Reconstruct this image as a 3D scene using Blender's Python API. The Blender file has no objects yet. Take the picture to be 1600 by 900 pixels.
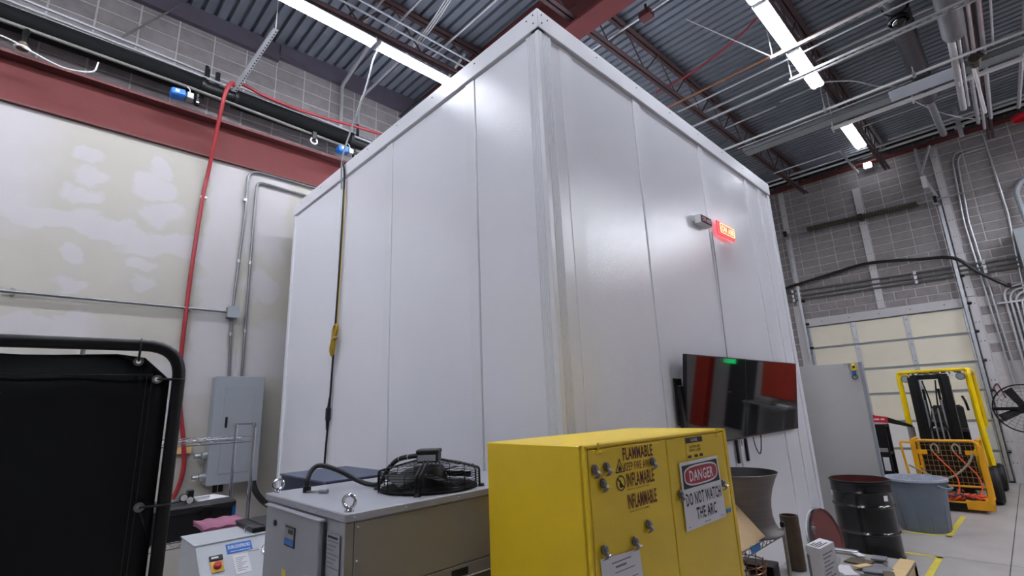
import bpy, bmesh, math, random
from mathutils import Vector as V, Matrix
random.seed(7)
C = bpy.context.scene.collection
SC = bpy.context.scene

# ------------------------------------------------------------------ camera
def s2l(c):
    return tuple(((x / 255) / 12.92 if x <= 10 else ((x / 255 + .055) / 1.055) ** 2.4) for x in c)

CAM_H = 1.93
F_PX, PITCH, ROLL, YAW = 766.614, 0.237850, -0.0410395, 0.795329
hd = V((-math.sin(YAW), math.cos(YAW), 0)); rt = V((math.cos(YAW), math.sin(YAW), 0)); upz = V((0, 0, 1))
fwd = hd * math.cos(PITCH) + upz * math.sin(PITCH)
up0 = upz * math.cos(PITCH) - hd * math.sin(PITCH)
cr = rt * math.cos(ROLL) + up0 * math.sin(ROLL)
cu_ = up0 * math.cos(ROLL) - rt * math.sin(ROLL)
cam = bpy.data.objects.new('camera', bpy.data.cameras.new('camera'))
C.objects.link(cam)
m = Matrix((cr, cu_, -fwd)).transposed().to_4x4(); m.translation = V((0, 0, CAM_H))
cam.matrix_world = m
cam.data.sensor_fit = 'HORIZONTAL'; cam.data.sensor_width = 36
cam.data.lens = 36 * F_PX / 1600
cam.data.clip_start = .05; cam.data.clip_end = 100
SC.camera = cam

# ------------------------------------------------------------------ world and exposure
w = bpy.data.worlds.new('world'); SC.world = w; w.use_nodes = True
w.node_tree.nodes['Background'].inputs[0].default_value = (.35, .38, .45, 1)
w.node_tree.nodes['Background'].inputs[1].default_value = .02
SC.view_settings.view_transform = 'Standard'; SC.view_settings.look = 'None'
SC.view_settings.exposure = 0.8; SC.view_settings.gamma = 1; SC.view_settings.use_curve_mapping = False
TUBE_STRENGTH = 31.0

# ------------------------------------------------------------------ materials
MATS = {}
def mat(name, col, rough=.55, metal=0.0, noise=None, bump=None, emit=None, spec=.5, rand=0.0, streak=None):
    """col is sRGB 0-255. noise=(scale, amount) varies the value; bump=(scale, strength)."""
    mt = bpy.data.materials.new(name); mt.use_nodes = True
    nt = mt.node_tree; b = nt.nodes['Principled BSDF']
    lin = s2l(col)
    b.inputs['Base Color'].default_value = (*lin, 1); b.inputs['Roughness'].default_value = rough
    b.inputs['Metallic'].default_value = metal; b.inputs['Specular IOR Level'].default_value = spec
    N = nt.nodes.new; L = nt.links.new
    pos = N('ShaderNodeNewGeometry')
    sock = None
    if noise:
        nz = N('ShaderNodeTexNoise'); nz.inputs['Scale'].default_value = noise[0]; nz.inputs['Detail'].default_value = 5
        if streak:
            mp = N('ShaderNodeVectorMath'); mp.operation = 'MULTIPLY'; mp.inputs[1].default_value = streak
            L(pos.outputs['Position'], mp.inputs[0]); L(mp.outputs[0], nz.inputs['Vector'])
        else:
            L(pos.outputs['Position'], nz.inputs['Vector'])
        mr = N('ShaderNodeMapRange'); mr.inputs[1].default_value = .25; mr.inputs[2].default_value = .75
        mr.inputs[3].default_value = 1 - noise[1]; mr.inputs[4].default_value = 1 + noise[1]
        L(nz.outputs['Fac'], mr.inputs[0]); sock = mr.outputs[0]
    if rand:
        oi = N('ShaderNodeObjectInfo'); mr2 = N('ShaderNodeMapRange')
        mr2.inputs[3].default_value = 1 - rand; mr2.inputs[4].default_value = 1 + rand
        L(oi.outputs['Random'], mr2.inputs[0])
        if sock:
            mu = N('ShaderNodeMath'); mu.operation = 'MULTIPLY'; L(sock, mu.inputs[0]); L(mr2.outputs[0], mu.inputs[1]); sock = mu.outputs[0]
        else:
            sock = mr2.outputs[0]
    if sock:
        hs = N('ShaderNodeHueSaturation'); hs.inputs['Color'].default_value = (*lin, 1)
        L(sock, hs.inputs['Value']); L(hs.outputs[0], b.inputs['Base Color'])
    if bump:
        nb = N('ShaderNodeTexNoise'); nb.inputs['Scale'].default_value = bump[0]; nb.inputs['Detail'].default_value = 2
        L(pos.outputs['Position'], nb.inputs['Vector'])
        bp = N('ShaderNodeBump'); bp.inputs['Strength'].default_value = bump[1]; bp.inputs['Distance'].default_value = .01
        L(nb.outputs['Fac'], bp.inputs['Height']); L(bp.outputs[0], b.inputs['Normal'])
    if emit:
        b.inputs['Emission Color'].default_value = (*s2l(emit[0]), 1); b.inputs['Emission Strength'].default_value = emit[1]
    MATS[name] = mt
    return mt

M = dict(
    panel=mat('white embossed panel', (232, 233, 240), .06, 0, (1.3, .02), (110, .15)),
    trim=mat('white painted aluminium', (230, 231, 237), .25, 0, (3, .02)),
    dark_gap=mat('dark core', (60, 62, 66), .7),
    block=mat('grey concrete block', (140, 134, 135), .9, 0, (9, .14), (60, .3), rand=.07),
    mortar=mat('pale mortar', (186, 182, 182), .95, 0, (14, .1)),
    concrete=mat('concrete floor', (168, 163, 160), .45, 0, (1.6, .14), (30, .05)),
    deck=mat('galvanised roof deck', (122, 128, 138), .55, .2, (2.2, .12)),
    joist=mat('maroon joist paint', (70, 48, 49), .6, 0, (6, .15)),
    redsteel=mat('red oxide steel', (100, 46, 45), .65, 0, (4, .08), (40, .1), spec=.25),
    redshade=mat('red oxide shade tone', (92, 42, 40), .6, 0, (4, .08)),  # red steel darkened for shaded flanges and web; also small dark red parts
    ledger=mat('dark purple ledger', (86, 80, 92), .6, 0, (5, .12)),
    emt=mat('zinc conduit', (188, 189, 192), .36, .6, (7, .08)),
    emtdim=mat('dim zinc conduit', (122, 123, 125), .42, .7, (7, .08)),  # zinc darkened where less lamp light falls; also the grey upper cable
    galv=mat('galvanised strut', (190, 192, 196), .4, .6, (9, .1)),
    chrome=mat('chrome', (214, 216, 220), .16, 1),
    steel=mat('brushed steel', (170, 172, 174), .35, .8, (20, .1)),
    blackpipe=mat('black pipe', (9, 9, 11), .8, 0, (5, .2), spec=.2),
    blackrub=mat('black rubber', (20, 20, 22), .5, 0, (15, .15)),
    blackmet=mat('black painted metal', (9, 9, 10), .42, 0, (15, .1), spec=.35),
    blackpl=mat('black plastic', (26, 26, 29), .45, 0, (20, .12), (80, .1)),
    cloth=mat('black welding curtain', (6, 9, 11), .55, 0, (3, .2), (9, .2), spec=.25),
    redhose=mat('red hose', (140, 26, 34), .45, 0, (6, .08)),
    blue=mat('blue plastic', (26, 106, 190), .45, 0, (10, .08)),
    greypaint=mat('grey enclosure paint', (140, 145, 151), .42, 0, (4, .04)),
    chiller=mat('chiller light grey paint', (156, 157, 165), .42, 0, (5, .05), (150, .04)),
    chillershade=mat('chiller paint in shade', (140, 133, 122), .35, 0, (3, .04), (150, .04)),  # the chiller's grey, darkened and browned for the shade beside the cabinet
    machine=mat('machine pale grey', (190, 193, 199), .4, 0, (5, .03)),
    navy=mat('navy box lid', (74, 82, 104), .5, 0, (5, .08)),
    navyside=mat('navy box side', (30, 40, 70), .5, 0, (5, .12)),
    yellow=mat('safety yellow', (232, 196, 40), .36, 0, (4, .04), (120, .05)),
    forkyellow=mat('forklift yellow', (244, 206, 0), .32, 0, (5, .04)),
    basket=mat('basket amber', (226, 160, 16), .38, 0, (5, .07)),
    sticker_red=mat('dark red print', (96, 24, 26), .5),
    ink=mat('black ink', (18, 18, 20), .5),
    paper=mat('white paper', (226, 224, 228), .7, 0, (8, .02)),
    danger_red=mat('danger red', (168, 22, 44), .4),
    printgrey=mat('grey print', (120, 120, 126), .6),
    drywall=mat('bare drywall', (206, 201, 190), .75, 0, (2.5, .03)),
    white=mat('white paint', (224, 224, 226), .5, 0, (5, .03)),
    whitewood=mat('white painted wood', (196, 193, 195), .55, 0, (7, .05)),
    doorpanel=mat('cream door panel', (232, 224, 204), .5, 0, (3, .03)),
    doorwhite=mat('pale door panel', (232, 230, 226), .5, 0, (3, .03)),
    brown=mat('rusty tube', (88, 72, 56), .6, 0, (14, .25)),
    potm=mat('spun grey metal', (112, 106, 104), .5, .25, (3, .18), streak=(1, 1, 18)),
    drum=mat('glossy black drum paint', (16, 16, 18), .16, 0, (6, .2)),
    maroon=mat('maroon drum lining', (96, 40, 38), .45, 0, (6, .12)),
    canm=mat('grey bin plastic', (108, 118, 132), .5, 0, (8, .07)),
    liner=mat('clear bin liner', (176, 182, 196), .3, 0, (20, .2), (30, .4)),
    cardboard=mat('cardboard', (200, 170, 130), .75, 0, (9, .06)),
    carton=mat('pale carton', (208, 208, 214), .6, 0, (12, .05)),
    pine=mat('pine board', (214, 184, 132), .6, 0, (7, .14), streak=(1, 9, 9)),
    woodgrey=mat('weathered bench top', (150, 146, 142), .7, 0, (9, .15)),
    tape=mat('yellow floor tape', (216, 198, 70), .6, 0, (16, .2)),
    bluetape=mat('blue tape', (70, 130, 190), .6),
    greyboard=mat('grey door leaf', (180, 178, 176), .5, 0, (2, .03)),
    pink=mat('pink folded cloth', (160, 100, 126), .7, 0, (20, .1)),
    orange=mat('orange strap', (232, 92, 50), .6, 0, (30, .12)),
    straprope=mat('grey rope', (150, 146, 130), .8, 0, (40, .15)),
    goldcord=mat('yellow cord', (186, 156, 40), .5, 0, (30, .1)),
    whitecable=mat('white cable', (206, 206, 206), .5),
    ductblack=mat('dark foil duct', (74, 74, 80), .45, .3, (14, .2)),
    ductgrey=mat('grey duct wrap', (118, 118, 124), .5, .1, (9, .15)),
    mossy=mat('dusty spring', (82, 76, 66), .7, .3, (20, .25)),
    redpaint=mat('red tool paint', (206, 30, 44), .4),
    screen=mat('tv glass', (4, 4, 5), .035, 0, spec=.9),
    tvback=mat('tv casing', (10, 10, 11), .4),
    darkred=mat('dark sign face', (64, 12, 26), .6, spec=.15),
    signtext=mat('dim sign letters', (232, 170, 180), .6),
    neonbg=mat('neon back plate', (170, 60, 48), .3, emit=((255, 60, 50), .10)),
    neon=mat('neon tube', (255, 226, 190), .3, emit=((255, 206, 140), .8)),
    neonedge=mat('neon acrylic edge', (240, 90, 100), .3, emit=((255, 60, 76), .45)),
    tube=mat('fluorescent tube', (255, 255, 255), .4, emit=((240, 245, 255), TUBE_STRENGTH)),
    exitgreen=mat('exit sign green', (20, 200, 110), .4, emit=((20, 230, 120), 1.6)),
    copper=mat('copper pipe', (158, 112, 84), .35, .8, (9, .1)),
    pan=mat('pale tray', (150, 155, 158), .45, .3, (6, .06)),
    bluewhite=mat('pale corrugated sheet', (206, 214, 226), .4, 0, (6, .04)),
    tan=mat('tan wood', (196, 160, 112), .6, 0, (14, .1)),
    vinyl=mat('black vinyl seat', (24, 24, 26), .5),
    switchyellow=mat('switch plate yellow', (206, 160, 60), .5),
    switchred=mat('switch red', (180, 40, 34), .4),
    glassgauge=mat('gauge face', (228, 228, 224), .2),
    bin=mat('grey storage bin', (150, 148, 150), .5),
    dullgrey=mat('dull grey conduit', (112, 110, 106), .6, 0, (8, .1)),
    meshm=mat('amber mesh wire', (150, 112, 50), .5, 0, (9, .1)),
    columnred=mat('red column paint', (196, 62, 44), .5, 0, (4, .06)),
    potin=mat('dark vessel inside', (22, 21, 21), .6, 0, (9, .15)),
    clipm=mat('dulled steel', (128, 126, 126), .35, .8, (20, .1)),
    lcd=mat('lcd face', (150, 156, 160), .25),
)

def mud_material():
    """bare drywall with lighter joint compound: taped joints, corner filler and screw spots, fixed to the wall itself"""
    mt = M['drywall']; nt = mt.node_tree; N = nt.nodes.new; L = nt.links.new
    b = nt.nodes['Principled BSDF']
    pos = N('ShaderNodeNewGeometry')
    nz = N('ShaderNodeTexNoise'); nz.inputs['Scale'].default_value = 3.2; nz.inputs['Detail'].default_value = 6
    L(pos.outputs['Position'], nz.inputs['Vector'])
    sub = N('ShaderNodeVectorMath'); sub.operation = 'SUBTRACT'; sub.inputs[1].default_value = (.5, .5, .5); L(nz.outputs['Color'], sub.inputs[0])
    sc = N('ShaderNodeVectorMath'); sc.operation = 'SCALE'; sc.inputs['Scale'].default_value = .42; L(sub.outputs[0], sc.inputs[0])
    ad = N('ShaderNodeVectorMath'); ad.operation = 'ADD'; L(pos.outputs['Position'], ad.inputs[0]); L(sc.outputs[0], ad.inputs[1])
    rects = [(-2.5, -.22, 4.08, 5.3), (-2.5, -.42, 3.78, 4.2), (-.5, 1.4, 3.93, 4.12), (.6, 1.5, 3.84, 4.05), (-.5, .3, 3.95, 4.2), (1.32, 1.72, 2.6, 5.3), (1.7, 2.3, 4.0, 5.3),
             (1.9, 2.6, 2.4, 3.1), (-1.5, .4, 2.75, 3.0), (-2.5, 1.35, 1.9, 2.6), (1.2, 1.9, 2.2, 2.75)]
    ovals = [(.13, 4.87, .15, .09), (.14, 4.63, .13, .13), (.16, 4.38, .17, .09), (.75, 4.9, .14, .12), (.74, 4.66, .19, .14), (.86, 4.36, .2, .15), (.13, 3.68, .11, .09),
             (.75, 3.71, .1, .08), (.17, 3.36, .14, .09), (.76, 3.48, .1, .09), (1.42, 4.75, .1, .1), (.2, 3.05, .14, .08), (2.0, 3.6, .2, .2)]
    cur = None
    for kind, lst in (('r', rects), ('o', ovals)):
        for q in lst:
            if kind == 'r':
                cy, cz, hy, hz = (q[0] + q[1]) / 2, (q[2] + q[3]) / 2, (q[1] - q[0]) / 2, (q[3] - q[2]) / 2
            else:
                cy, cz, hy, hz = q
            a = N('ShaderNodeVectorMath'); a.operation = 'SUBTRACT'; a.inputs[1].default_value = (0, cy, cz); L(ad.outputs[0], a.inputs[0])
            d = N('ShaderNodeVectorMath'); d.operation = 'MULTIPLY'; d.inputs[1].default_value = (0, 1 / hy, 1 / hz); L(a.outputs[0], d.inputs[0])
            if kind == 'r':
                e = N('ShaderNodeVectorMath'); e.operation = 'ABSOLUTE'; L(d.outputs[0], e.inputs[0])
                sp = N('ShaderNodeSeparateXYZ'); L(e.outputs[0], sp.inputs[0])
                f = N('ShaderNodeMath'); f.operation = 'MAXIMUM'; L(sp.outputs[1], f.inputs[0]); L(sp.outputs[2], f.inputs[1]); o = f.outputs[0]
            else:
                e = N('ShaderNodeVectorMath'); e.operation = 'LENGTH'; L(d.outputs[0], e.inputs[0]); o = e.outputs['Value']
            if cur is None: cur = o
            else:
                g = N('ShaderNodeMath'); g.operation = 'MINIMUM'; L(cur, g.inputs[0]); L(o, g.inputs[1]); cur = g.outputs[0]
    mr = N('ShaderNodeMapRange'); mr.interpolation_type = 'SMOOTHSTEP'
    mr.inputs[1].default_value = 1.22; mr.inputs[2].default_value = .8; L(cur, mr.inputs[0])
    mx = N('ShaderNodeMix'); mx.data_type = 'RGBA'
    mx.inputs['A'].default_value = (*s2l((170, 166, 157)), 1); mx.inputs['B'].default_value = (*s2l((178, 174, 175)), 1)
    L(mr.outputs[0], mx.inputs['Factor'])
    old = b.inputs['Base Color'].links[0].from_node
    L(mx.outputs['Result'], old.inputs['Color'])
mud_material()

# ------------------------------------------------------------------ geometry helpers
ORG = {}
class MB:
    def __init__(s): s.b = bmesh.new()
    def box(s, lo, hi, bev=0, rot=None, piv=None):
        lo = V(lo); hi = V(hi)
        r = bmesh.ops.create_cube(s.b, size=1); vs = r['verts']
        for v in vs: v.co = V(((v.co.x + .5) * (hi.x - lo.x) + lo.x, (v.co.y + .5) * (hi.y - lo.y) + lo.y, (v.co.z + .5) * (hi.z - lo.z) + lo.z))
        if bev:
            es = list({e for v in vs for e in v.link_edges})
            rr = bmesh.ops.bevel(s.b, geom=es, offset=bev, segments=1, affect='EDGES', clamp_overlap=True)
            vs = list({v for f in rr['faces'] for v in f.verts} | {v for v in vs if v.is_valid})
        if rot is not None:
            c = V(piv) if piv is not None else (lo + hi) / 2
            for v in vs: v.co = rot @ (v.co - c) + c
        return s
    def ring(s, c, ax, r, n, ref=None):
        ax = V(ax).normalized()
        a = ax.orthogonal().normalized() if ref is None else ref
        bb = ax.cross(a)
        return [s.b.verts.new(V(c) + (a * math.cos(2 * math.pi * i / n) + bb * math.sin(2 * math.pi * i / n)) * r) for i in range(n)]
    def bridge(s, A, B):
        n = len(A)
        for i in range(n):
            try: s.b.faces.new((A[i], A[(i + 1) % n], B[(i + 1) % n], B[i]))
            except ValueError: pass
    def cyl(s, p0, p1, r, n=12, r2=None, cap=True):
        p0 = V(p0); p1 = V(p1); ax = p1 - p0
        A = s.ring(p0, ax, r, n); B = s.ring(p1, ax, r if r2 is None else r2, n)
        s.bridge(A, B)
        if cap: s.b.faces.new(A[::-1]); s.b.faces.new(B)
        return s
    def tube(s, pts, r, n=8, closed=False):
        pts = [V(p) for p in pts]; k = len(pts)
        if k == 2 and not closed: return s.cyl(pts[0], pts[1], r, n)
        tang = []
        for i in range(k):
            a = pts[i - 1] if (i or closed) else pts[0]; b = pts[(i + 1) % k] if (i < k - 1 or closed) else pts[-1]
            tang.append((b - a).normalized())
        ref = tang[0].orthogonal().normalized(); rings = []
        for i in range(k):
            ref = (ref - tang[i] * ref.dot(tang[i])).normalized()
            rr = r(i / (k - 1)) if callable(r) else r
            rings.append(s.ring(pts[i], tang[i], rr, n, ref))
        for i in range(k - 1): s.bridge(rings[i], rings[i + 1])
        if closed:
            A, B = rings[-1], rings[0]
            best = min(range(n), key=lambda o: (A[0].co - B[o].co).length)
            s.bridge(A, B[best:] + B[:best])
        else:
            s.b.faces.new(rings[0][::-1]); s.b.faces.new(rings[-1])
        return s
    def lathe(s, prof, c, n=28, ax=(0, 0, 1)):
        """prof: list of (radius, height along ax)"""
        ax = V(ax).normalized(); c = V(c); rings = []; ref = ax.orthogonal().normalized()
        for r, h in prof:
            rings.append([s.b.verts.new(c + ax * h)] if r < 1e-6 else s.ring(c + ax * h, ax, r, n, ref))
        for A, B in zip(rings, rings[1:]):
            if len(A) == 1 and len(B) == 1: continue
            if len(A) == 1:
                for i in range(n): s.b.faces.new((A[0], B[(i + 1) % n], B[i]))
            elif len(B) == 1:
                for i in range(n): s.b.faces.new((A[i], A[(i + 1) % n], B[0]))
            else: s.bridge(A, B)
        return s
    def poly(s, pts):
        s.b.faces.new([s.b.verts.new(V(p)) for p in pts]); return s
    def prism(s, pts, ex):
        ex = V(ex); A = [s.b.verts.new(V(p)) for p in pts]; B = [s.b.verts.new(V(p) + ex) for p in pts]
        s.b.faces.new(A[::-1]); s.b.faces.new(B); s.bridge(A, B); return s
    def build(s, name, mt, parent=None, mats=None):
        bmesh.ops.recalc_face_normals(s.b, faces=s.b.faces[:])
        me = bpy.data.meshes.new(name); s.b.to_mesh(me); s.b.free()
        return link(name, me, mt, parent)

def link(name, me, mt, parent=None, smooth=True):
    if smooth and len(me.polygons):
        me.polygons.foreach_set('use_smooth', [True] * len(me.polygons))
        me.set_sharp_from_angle(angle=math.radians(34))
    o = bpy.data.objects.new(name, me); C.objects.link(o)
    if parent is None:
        xs = [v.co for v in me.vertices]
        lo = V([min(c[i] for c in xs) for i in range(3)]); hi = V([max(c[i] for c in xs) for i in range(3)])
        org = V(((lo.x + hi.x) / 2, (lo.y + hi.y) / 2, lo.z)); o.location = org
    else:
        org = ORG[parent]; o.parent = parent
    me.transform(Matrix.Translation(-org)); ORG[o] = org
    me.materials.append(M[mt] if isinstance(mt, str) else mt)
    return o

def tag(o, label, cat, group=None):
    o['label'] = label; o['category'] = cat
    if group: o['group'] = group
    return o
def struct(o): o['kind'] = 'structure'; return o
def thing(name, label, cat, loc=(0, 0, 0), rotz=0, group=None, local=False):
    o = bpy.data.objects.new(name, None); C.objects.link(o); o.empty_display_size = .1
    o.location = loc; o.rotation_euler = (0, 0, rotz); ORG[o] = V((0, 0, 0)) if local else V(loc)
    return tag(o, label, cat, group)
def dup(o, delta, label=None, parent=None):
    c = o.copy(); C.objects.link(c)
    if parent: c.parent = parent
    else: c.location = o.location + V(delta)
    if label: c['label'] = label
    for ch in list(o.children): dup(ch, (0, 0, 0), None, c)
    return c
def inst(o, name, loc, parent):
    c = bpy.data.objects.new(name, o.data); C.objects.link(c); c.parent = parent; c.location = loc
    return c
def fillet(pts, r, k=5):
    pts = [V(p) for p in pts]; out = [pts[0]]
    for a, b, c in zip(pts, pts[1:], pts[2:]):
        u = (a - b); v = (c - b); rr = min(r, u.length * .49, v.length * .49); p = b + u.normalized() * rr; q = b + v.normalized() * rr
        for i in range(k + 1):
            t = i / k; out.append(p * (1 - t) ** 2 + b * 2 * t * (1 - t) + q * t * t)
    out.append(pts[-1]); return out
def curve(pts, k=6):
    pts = [V(p) for p in pts]; out = []
    P = [pts[0] * 2 - pts[1]] + pts + [pts[-1] * 2 - pts[-2]]
    for i in range(1, len(P) - 2):
        for j in range(k):
            t = j / k; a, b, c, d = P[i - 1:i + 3]
            out.append(.5 * ((2 * b) + (c - a) * t + (2 * a - 5 * b + 4 * c - d) * t * t + (3 * b - a - 3 * c + d) * t ** 3))
    out.append(pts[-1]); return out
def pipe(name, pts, r, mt, label=None, cat='conduit', group=None, n=8, parent=None, bend=0):
    o = MB().tube(fillet(pts, bend) if bend and len(pts) > 2 else pts, r, n).build(name, mt, parent)
    if parent is None: tag(o, label, cat, group)
    return o
def text(sx, name, mt, parent, o, ux, uy, w, h, bold=0.0):
    cu = bpy.data.curves.new('t', 'FONT'); cu.body = sx; cu.resolution_u = 2; cu.offset = bold; cu.space_character = 1.1; cu.align_x = 'LEFT'
    ob = bpy.data.objects.new('t', cu); C.objects.link(ob)
    dg = bpy.context.evaluated_depsgraph_get(); me = bpy.data.meshes.new_from_object(ob.evaluated_get(dg))
    bpy.data.objects.remove(ob)
    xs = [v.co.x for v in me.vertices]; ys = [v.co.y for v in me.vertices]
    x0, x1, y0, y1 = min(xs), max(xs), min(ys), max(ys); o = V(o); ux = V(ux); uy = V(uy)
    for v in me.vertices: v.co = o + ux * (w * (v.co.x - x0) / (x1 - x0)) + uy * (h * (v.co.y - y0) / max(y1 - y0, 1e-6))
    me.materials.clear()
    return link(name, me, mt, parent, smooth=False)
def zr(y): return 7.24 + .042 * y      # underside of the roof deck, which rises gently towards the far wall

X, Y, Z = V((1, 0, 0)), V((0, 1, 0)), V((0, 0, 1))
XL, YF, XR, YB = -6.8, 14.86, 6.5, -6.0

# ================================================================== STRUCTURE
floor = struct(MB().box((XL - .2, YB - .2, -.2), (XR + .2, YF + .2, -.006)).build('floor', 'dark_gap'))
for x0, x1 in ((XL, -.555), (-.545, XR)):
    for y0, y1 in ((YB, 1.9), (1.91, 8.1), (8.11, YF)):
        MB().box((x0, y0, -.05), (x1, y1, 0)).build('slab', 'concrete', floor)

# ---- left wall: drywall below a red steel beam, concrete block above
wl = struct(MB().box((XL - .25, YB, 0), (XL - .03, YF, 7.8)).build('wall_left', 'mortar'))
MB().box((XL - .05, YB, 0), (XL, YF, 5.23)).build('drywall_board', 'drywall', wl)
def block_mesh(nm, w, h, d, nrm):
    """one block face with a chamfered edge, standing proud along nrm"""
    b = MB(); c = .012
    if nrm == 'x': f = lambda a, z, p: V((p, a, z))
    else: f = lambda a, z, p: V((a, -p, z))
    o_ = [(-w, -h), (w, -h), (w, h), (-w, h)]; i_ = [(-w + c, -h + c), (w - c, -h + c), (w - c, h - c), (-w + c, h - c)]
    A = [b.b.verts.new(f(*q, -.03)) for q in o_]; B = [b.b.verts.new(f(*q, d - .005)) for q in o_]; D = [b.b.verts.new(f(*q, d)) for q in i_]
    b.bridge(A, B); b.bridge(B, D); b.b.faces.new(D)
    bmesh.ops.recalc_face_normals(b.b, faces=b.b.faces[:])
    me = bpy.data.meshes.new(nm); b.b.to_mesh(me); b.b.free(); me.materials.append(M['block']); return me
bmx = block_mesh('block', .1935, .0925, .008, 'x')
bmy = block_mesh('block', .1925, .0915, .008, 'y')
def put_block(me, wall, loc):
    o = bpy.data.objects.new('block', me); C.objects.link(o); o.parent = wall; o.location = V(loc) - ORG[wall]
for k in range(8):
    z = 5.75 + .1016 + .2032 * k
    for j in range(-9, 9):
        y = 2.0 + .2032 + .4064 * j
        if z > zr(y) - .02 or y > 5.4: continue
        put_block(bmx, wl, (XL - .03 + random.uniform(0, .004), y, z))
# ledger steel along the roof edge
led = struct(MB().box((XL - .02, YB, 7.04), (XL + .06, 2.0, 7.30)).box((XL - .02, 2.0, 7.10), (XL + .06, YF, 7.42)).box((XL + .05, 2.0, 7.12), (XL + .1, 2.35, 7.28)).build('trim_1', 'ledger'))
# red steel beam at the head of the drywall
rb = thing('steel_beam', 'red oxide steel beam running along the head of the bare drywall', 'beam', (XL, 3, 5.23))
MB().box((XL - .02, YB, 5.23), (XL + .03, YF, 5.70)).build('web', 'redsteel', rb)
MB().box((XL - .02, YB, 5.70), (XL + .15, YF, 5.735)).build('top_flange', 'redshade', rb)
MB().box((XL - .02, YB, 5.215), (XL + .045, YF, 5.235)).build('bottom_flange', 'redshade', rb)

# ---- far wall of concrete block with the door opening
wf = MB()
wf.box((XL - .25, YF, 0), (-3.92, YF + .25, 7.9)).box((-3.92, YF, 3.85), (-.62, YF + .25, 7.9)).box((-.62, YF, 0), (XR + .25, YF + .25, 7.9))
wf = struct(wf.build('wall_far', 'mortar'))
for k in range(-13, 20):
    z = 5.10 + .1016 + .2032 * k
    for j in range(-4, 12):
        run = k < 0
        x = -3.30 + .2032 + .4064 * (j - 1) + (.2032 if run and k % 2 else 0)
        if z > 7.86 or x < -4.55 or x > .98 or (x > .6 and z < 3.4): continue
        if k < -6 and (x < -.28 and x > -4.05): continue
        if k < -6 and x < -4.45: continue
        if k < -6 and x > .5: continue
        put_block(bmy, wf, (x, YF + random.uniform(-.004, 0), z))
wr = struct(MB().box((XR, YB, 0), (XR + .25, YF, 8)).build('wall_right', 'block'))
wb = struct(MB().box((XL - .25, YB - .25, 0), (XR + .25, YB, 8)).build('wall_back', 'block'))

# ---- roof deck: one corrugated sheet
b = MB(); y = YB; prof = []
while y < YF + .1:
    prof += [(y, 0), (y + .100, 0), (y + .108, .055), (y + .144, .055)]; y += .1524
A = [b.b.verts.new((XL - .1, yy, zr(yy) + dz)) for yy, dz in prof]; B = [b.b.verts.new((XR + .2, yy, zr(yy) + dz)) for yy, dz in prof]
for i in range(len(prof) - 1): b.b.faces.new((A[i], A[i + 1], B[i + 1], B[i]))
ceil = struct(b.build('ceiling', 'deck'))

# ---- open web joists, one every 1.8 m, and the red girder that carries them
def make_joist(x, label, webs=True):
    t = thing('roof_joist', label, 'joist', (x, 4, 6.8), 0, 'open web roof joists')
    def bar(y0, y1, dz, hw, hh, nm):
        z0, z1 = zr(y0) + dz, zr(y1) + dz; bb = MB()
        for s in (-1, 1):
            bb.prism([(x + s * .012, y0, z0 - hh), (x + s * hw, y0, z0 - hh), (x + s * hw, y0, z0 - hh + .012), (x + s * .022, y0, z0 - hh + .012), (x + s * .022, y0, z0 + hh), (x + s * .012, y0, z0 + hh)], (0, y1 - y0, z1 - z0))
        bb.build(nm, 'joist', t)
    bar(YB, YF - .1, -.045, .07, .04, 'top_chord'); bar(YB, YF - .5, -.62, .06, .03, 'bottom_chord')
    if webs:
        y = -1.0; k = 0; first = {}
        while y < YF - .8:
            a, bb_ = (zr(y) - .08, zr(y + .48) - .6) if k % 2 == 0 else (zr(y) - .6, zr(y + .48) - .08)
            if k % 2 not in first:
                first[k % 2] = MB().cyl((x, y, a), (x, y + .48, bb_), .011, 6).build('web_rod', 'joist', t); base = y; first[('y', k % 2)] = y
            else:
                dy = y - first[('y', k % 2)]; inst(first[k % 2], 'web_rod', (0, dy, .042 * dy), t)
            y += .48; k += 1
    return t
make_joist(-3.18, 'maroon open web joist passing over the white room corner')
make_joist(-4.99, 'maroon open web joist beside the strip lights over the chiller')
make_joist(-1.39, 'maroon open web joist right over the row of lights near the bay door')
make_joist(.45, 'maroon open web joist among the grey ducts')
make_joist(2.24, 'maroon roof joist beyond the ducts', False)
g = thing('roof_girder', 'wide red steel girder crossing above the top corner of the white room', 'girder', (-.15, 4.5, 6.7))
MB().box((XL + .2, 4.36, 6.66), (XR, 4.665, 6.69)).build('bottom_flange', 'redsteel', g)
MB().box((XL + .2, 4.5, 6.69), (XR, 4.525, 7.39)).build('web', 'redshade', g)
MB().box((XL + .2, 4.38, 7.39), (XR, 4.65, 7.41)).build('top_flange', 'redshade', g)
fb = thing('wall_beam', 'edge beam with shade-black web and thin red flange along the top of the block wall', 'beam', (-1, 14.6, 7.6))
MB().box((XL + .1, 14.45, 7.72), (XR, 14.55, 7.85)).build('web', 'blackpipe', fb)  # red beam's web blackened to stand for its shade
MB().box((XL + .1, 14.62, 7.64), (XR, 14.84, 7.665)).build('flange', 'redsteel', fb)

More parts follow.
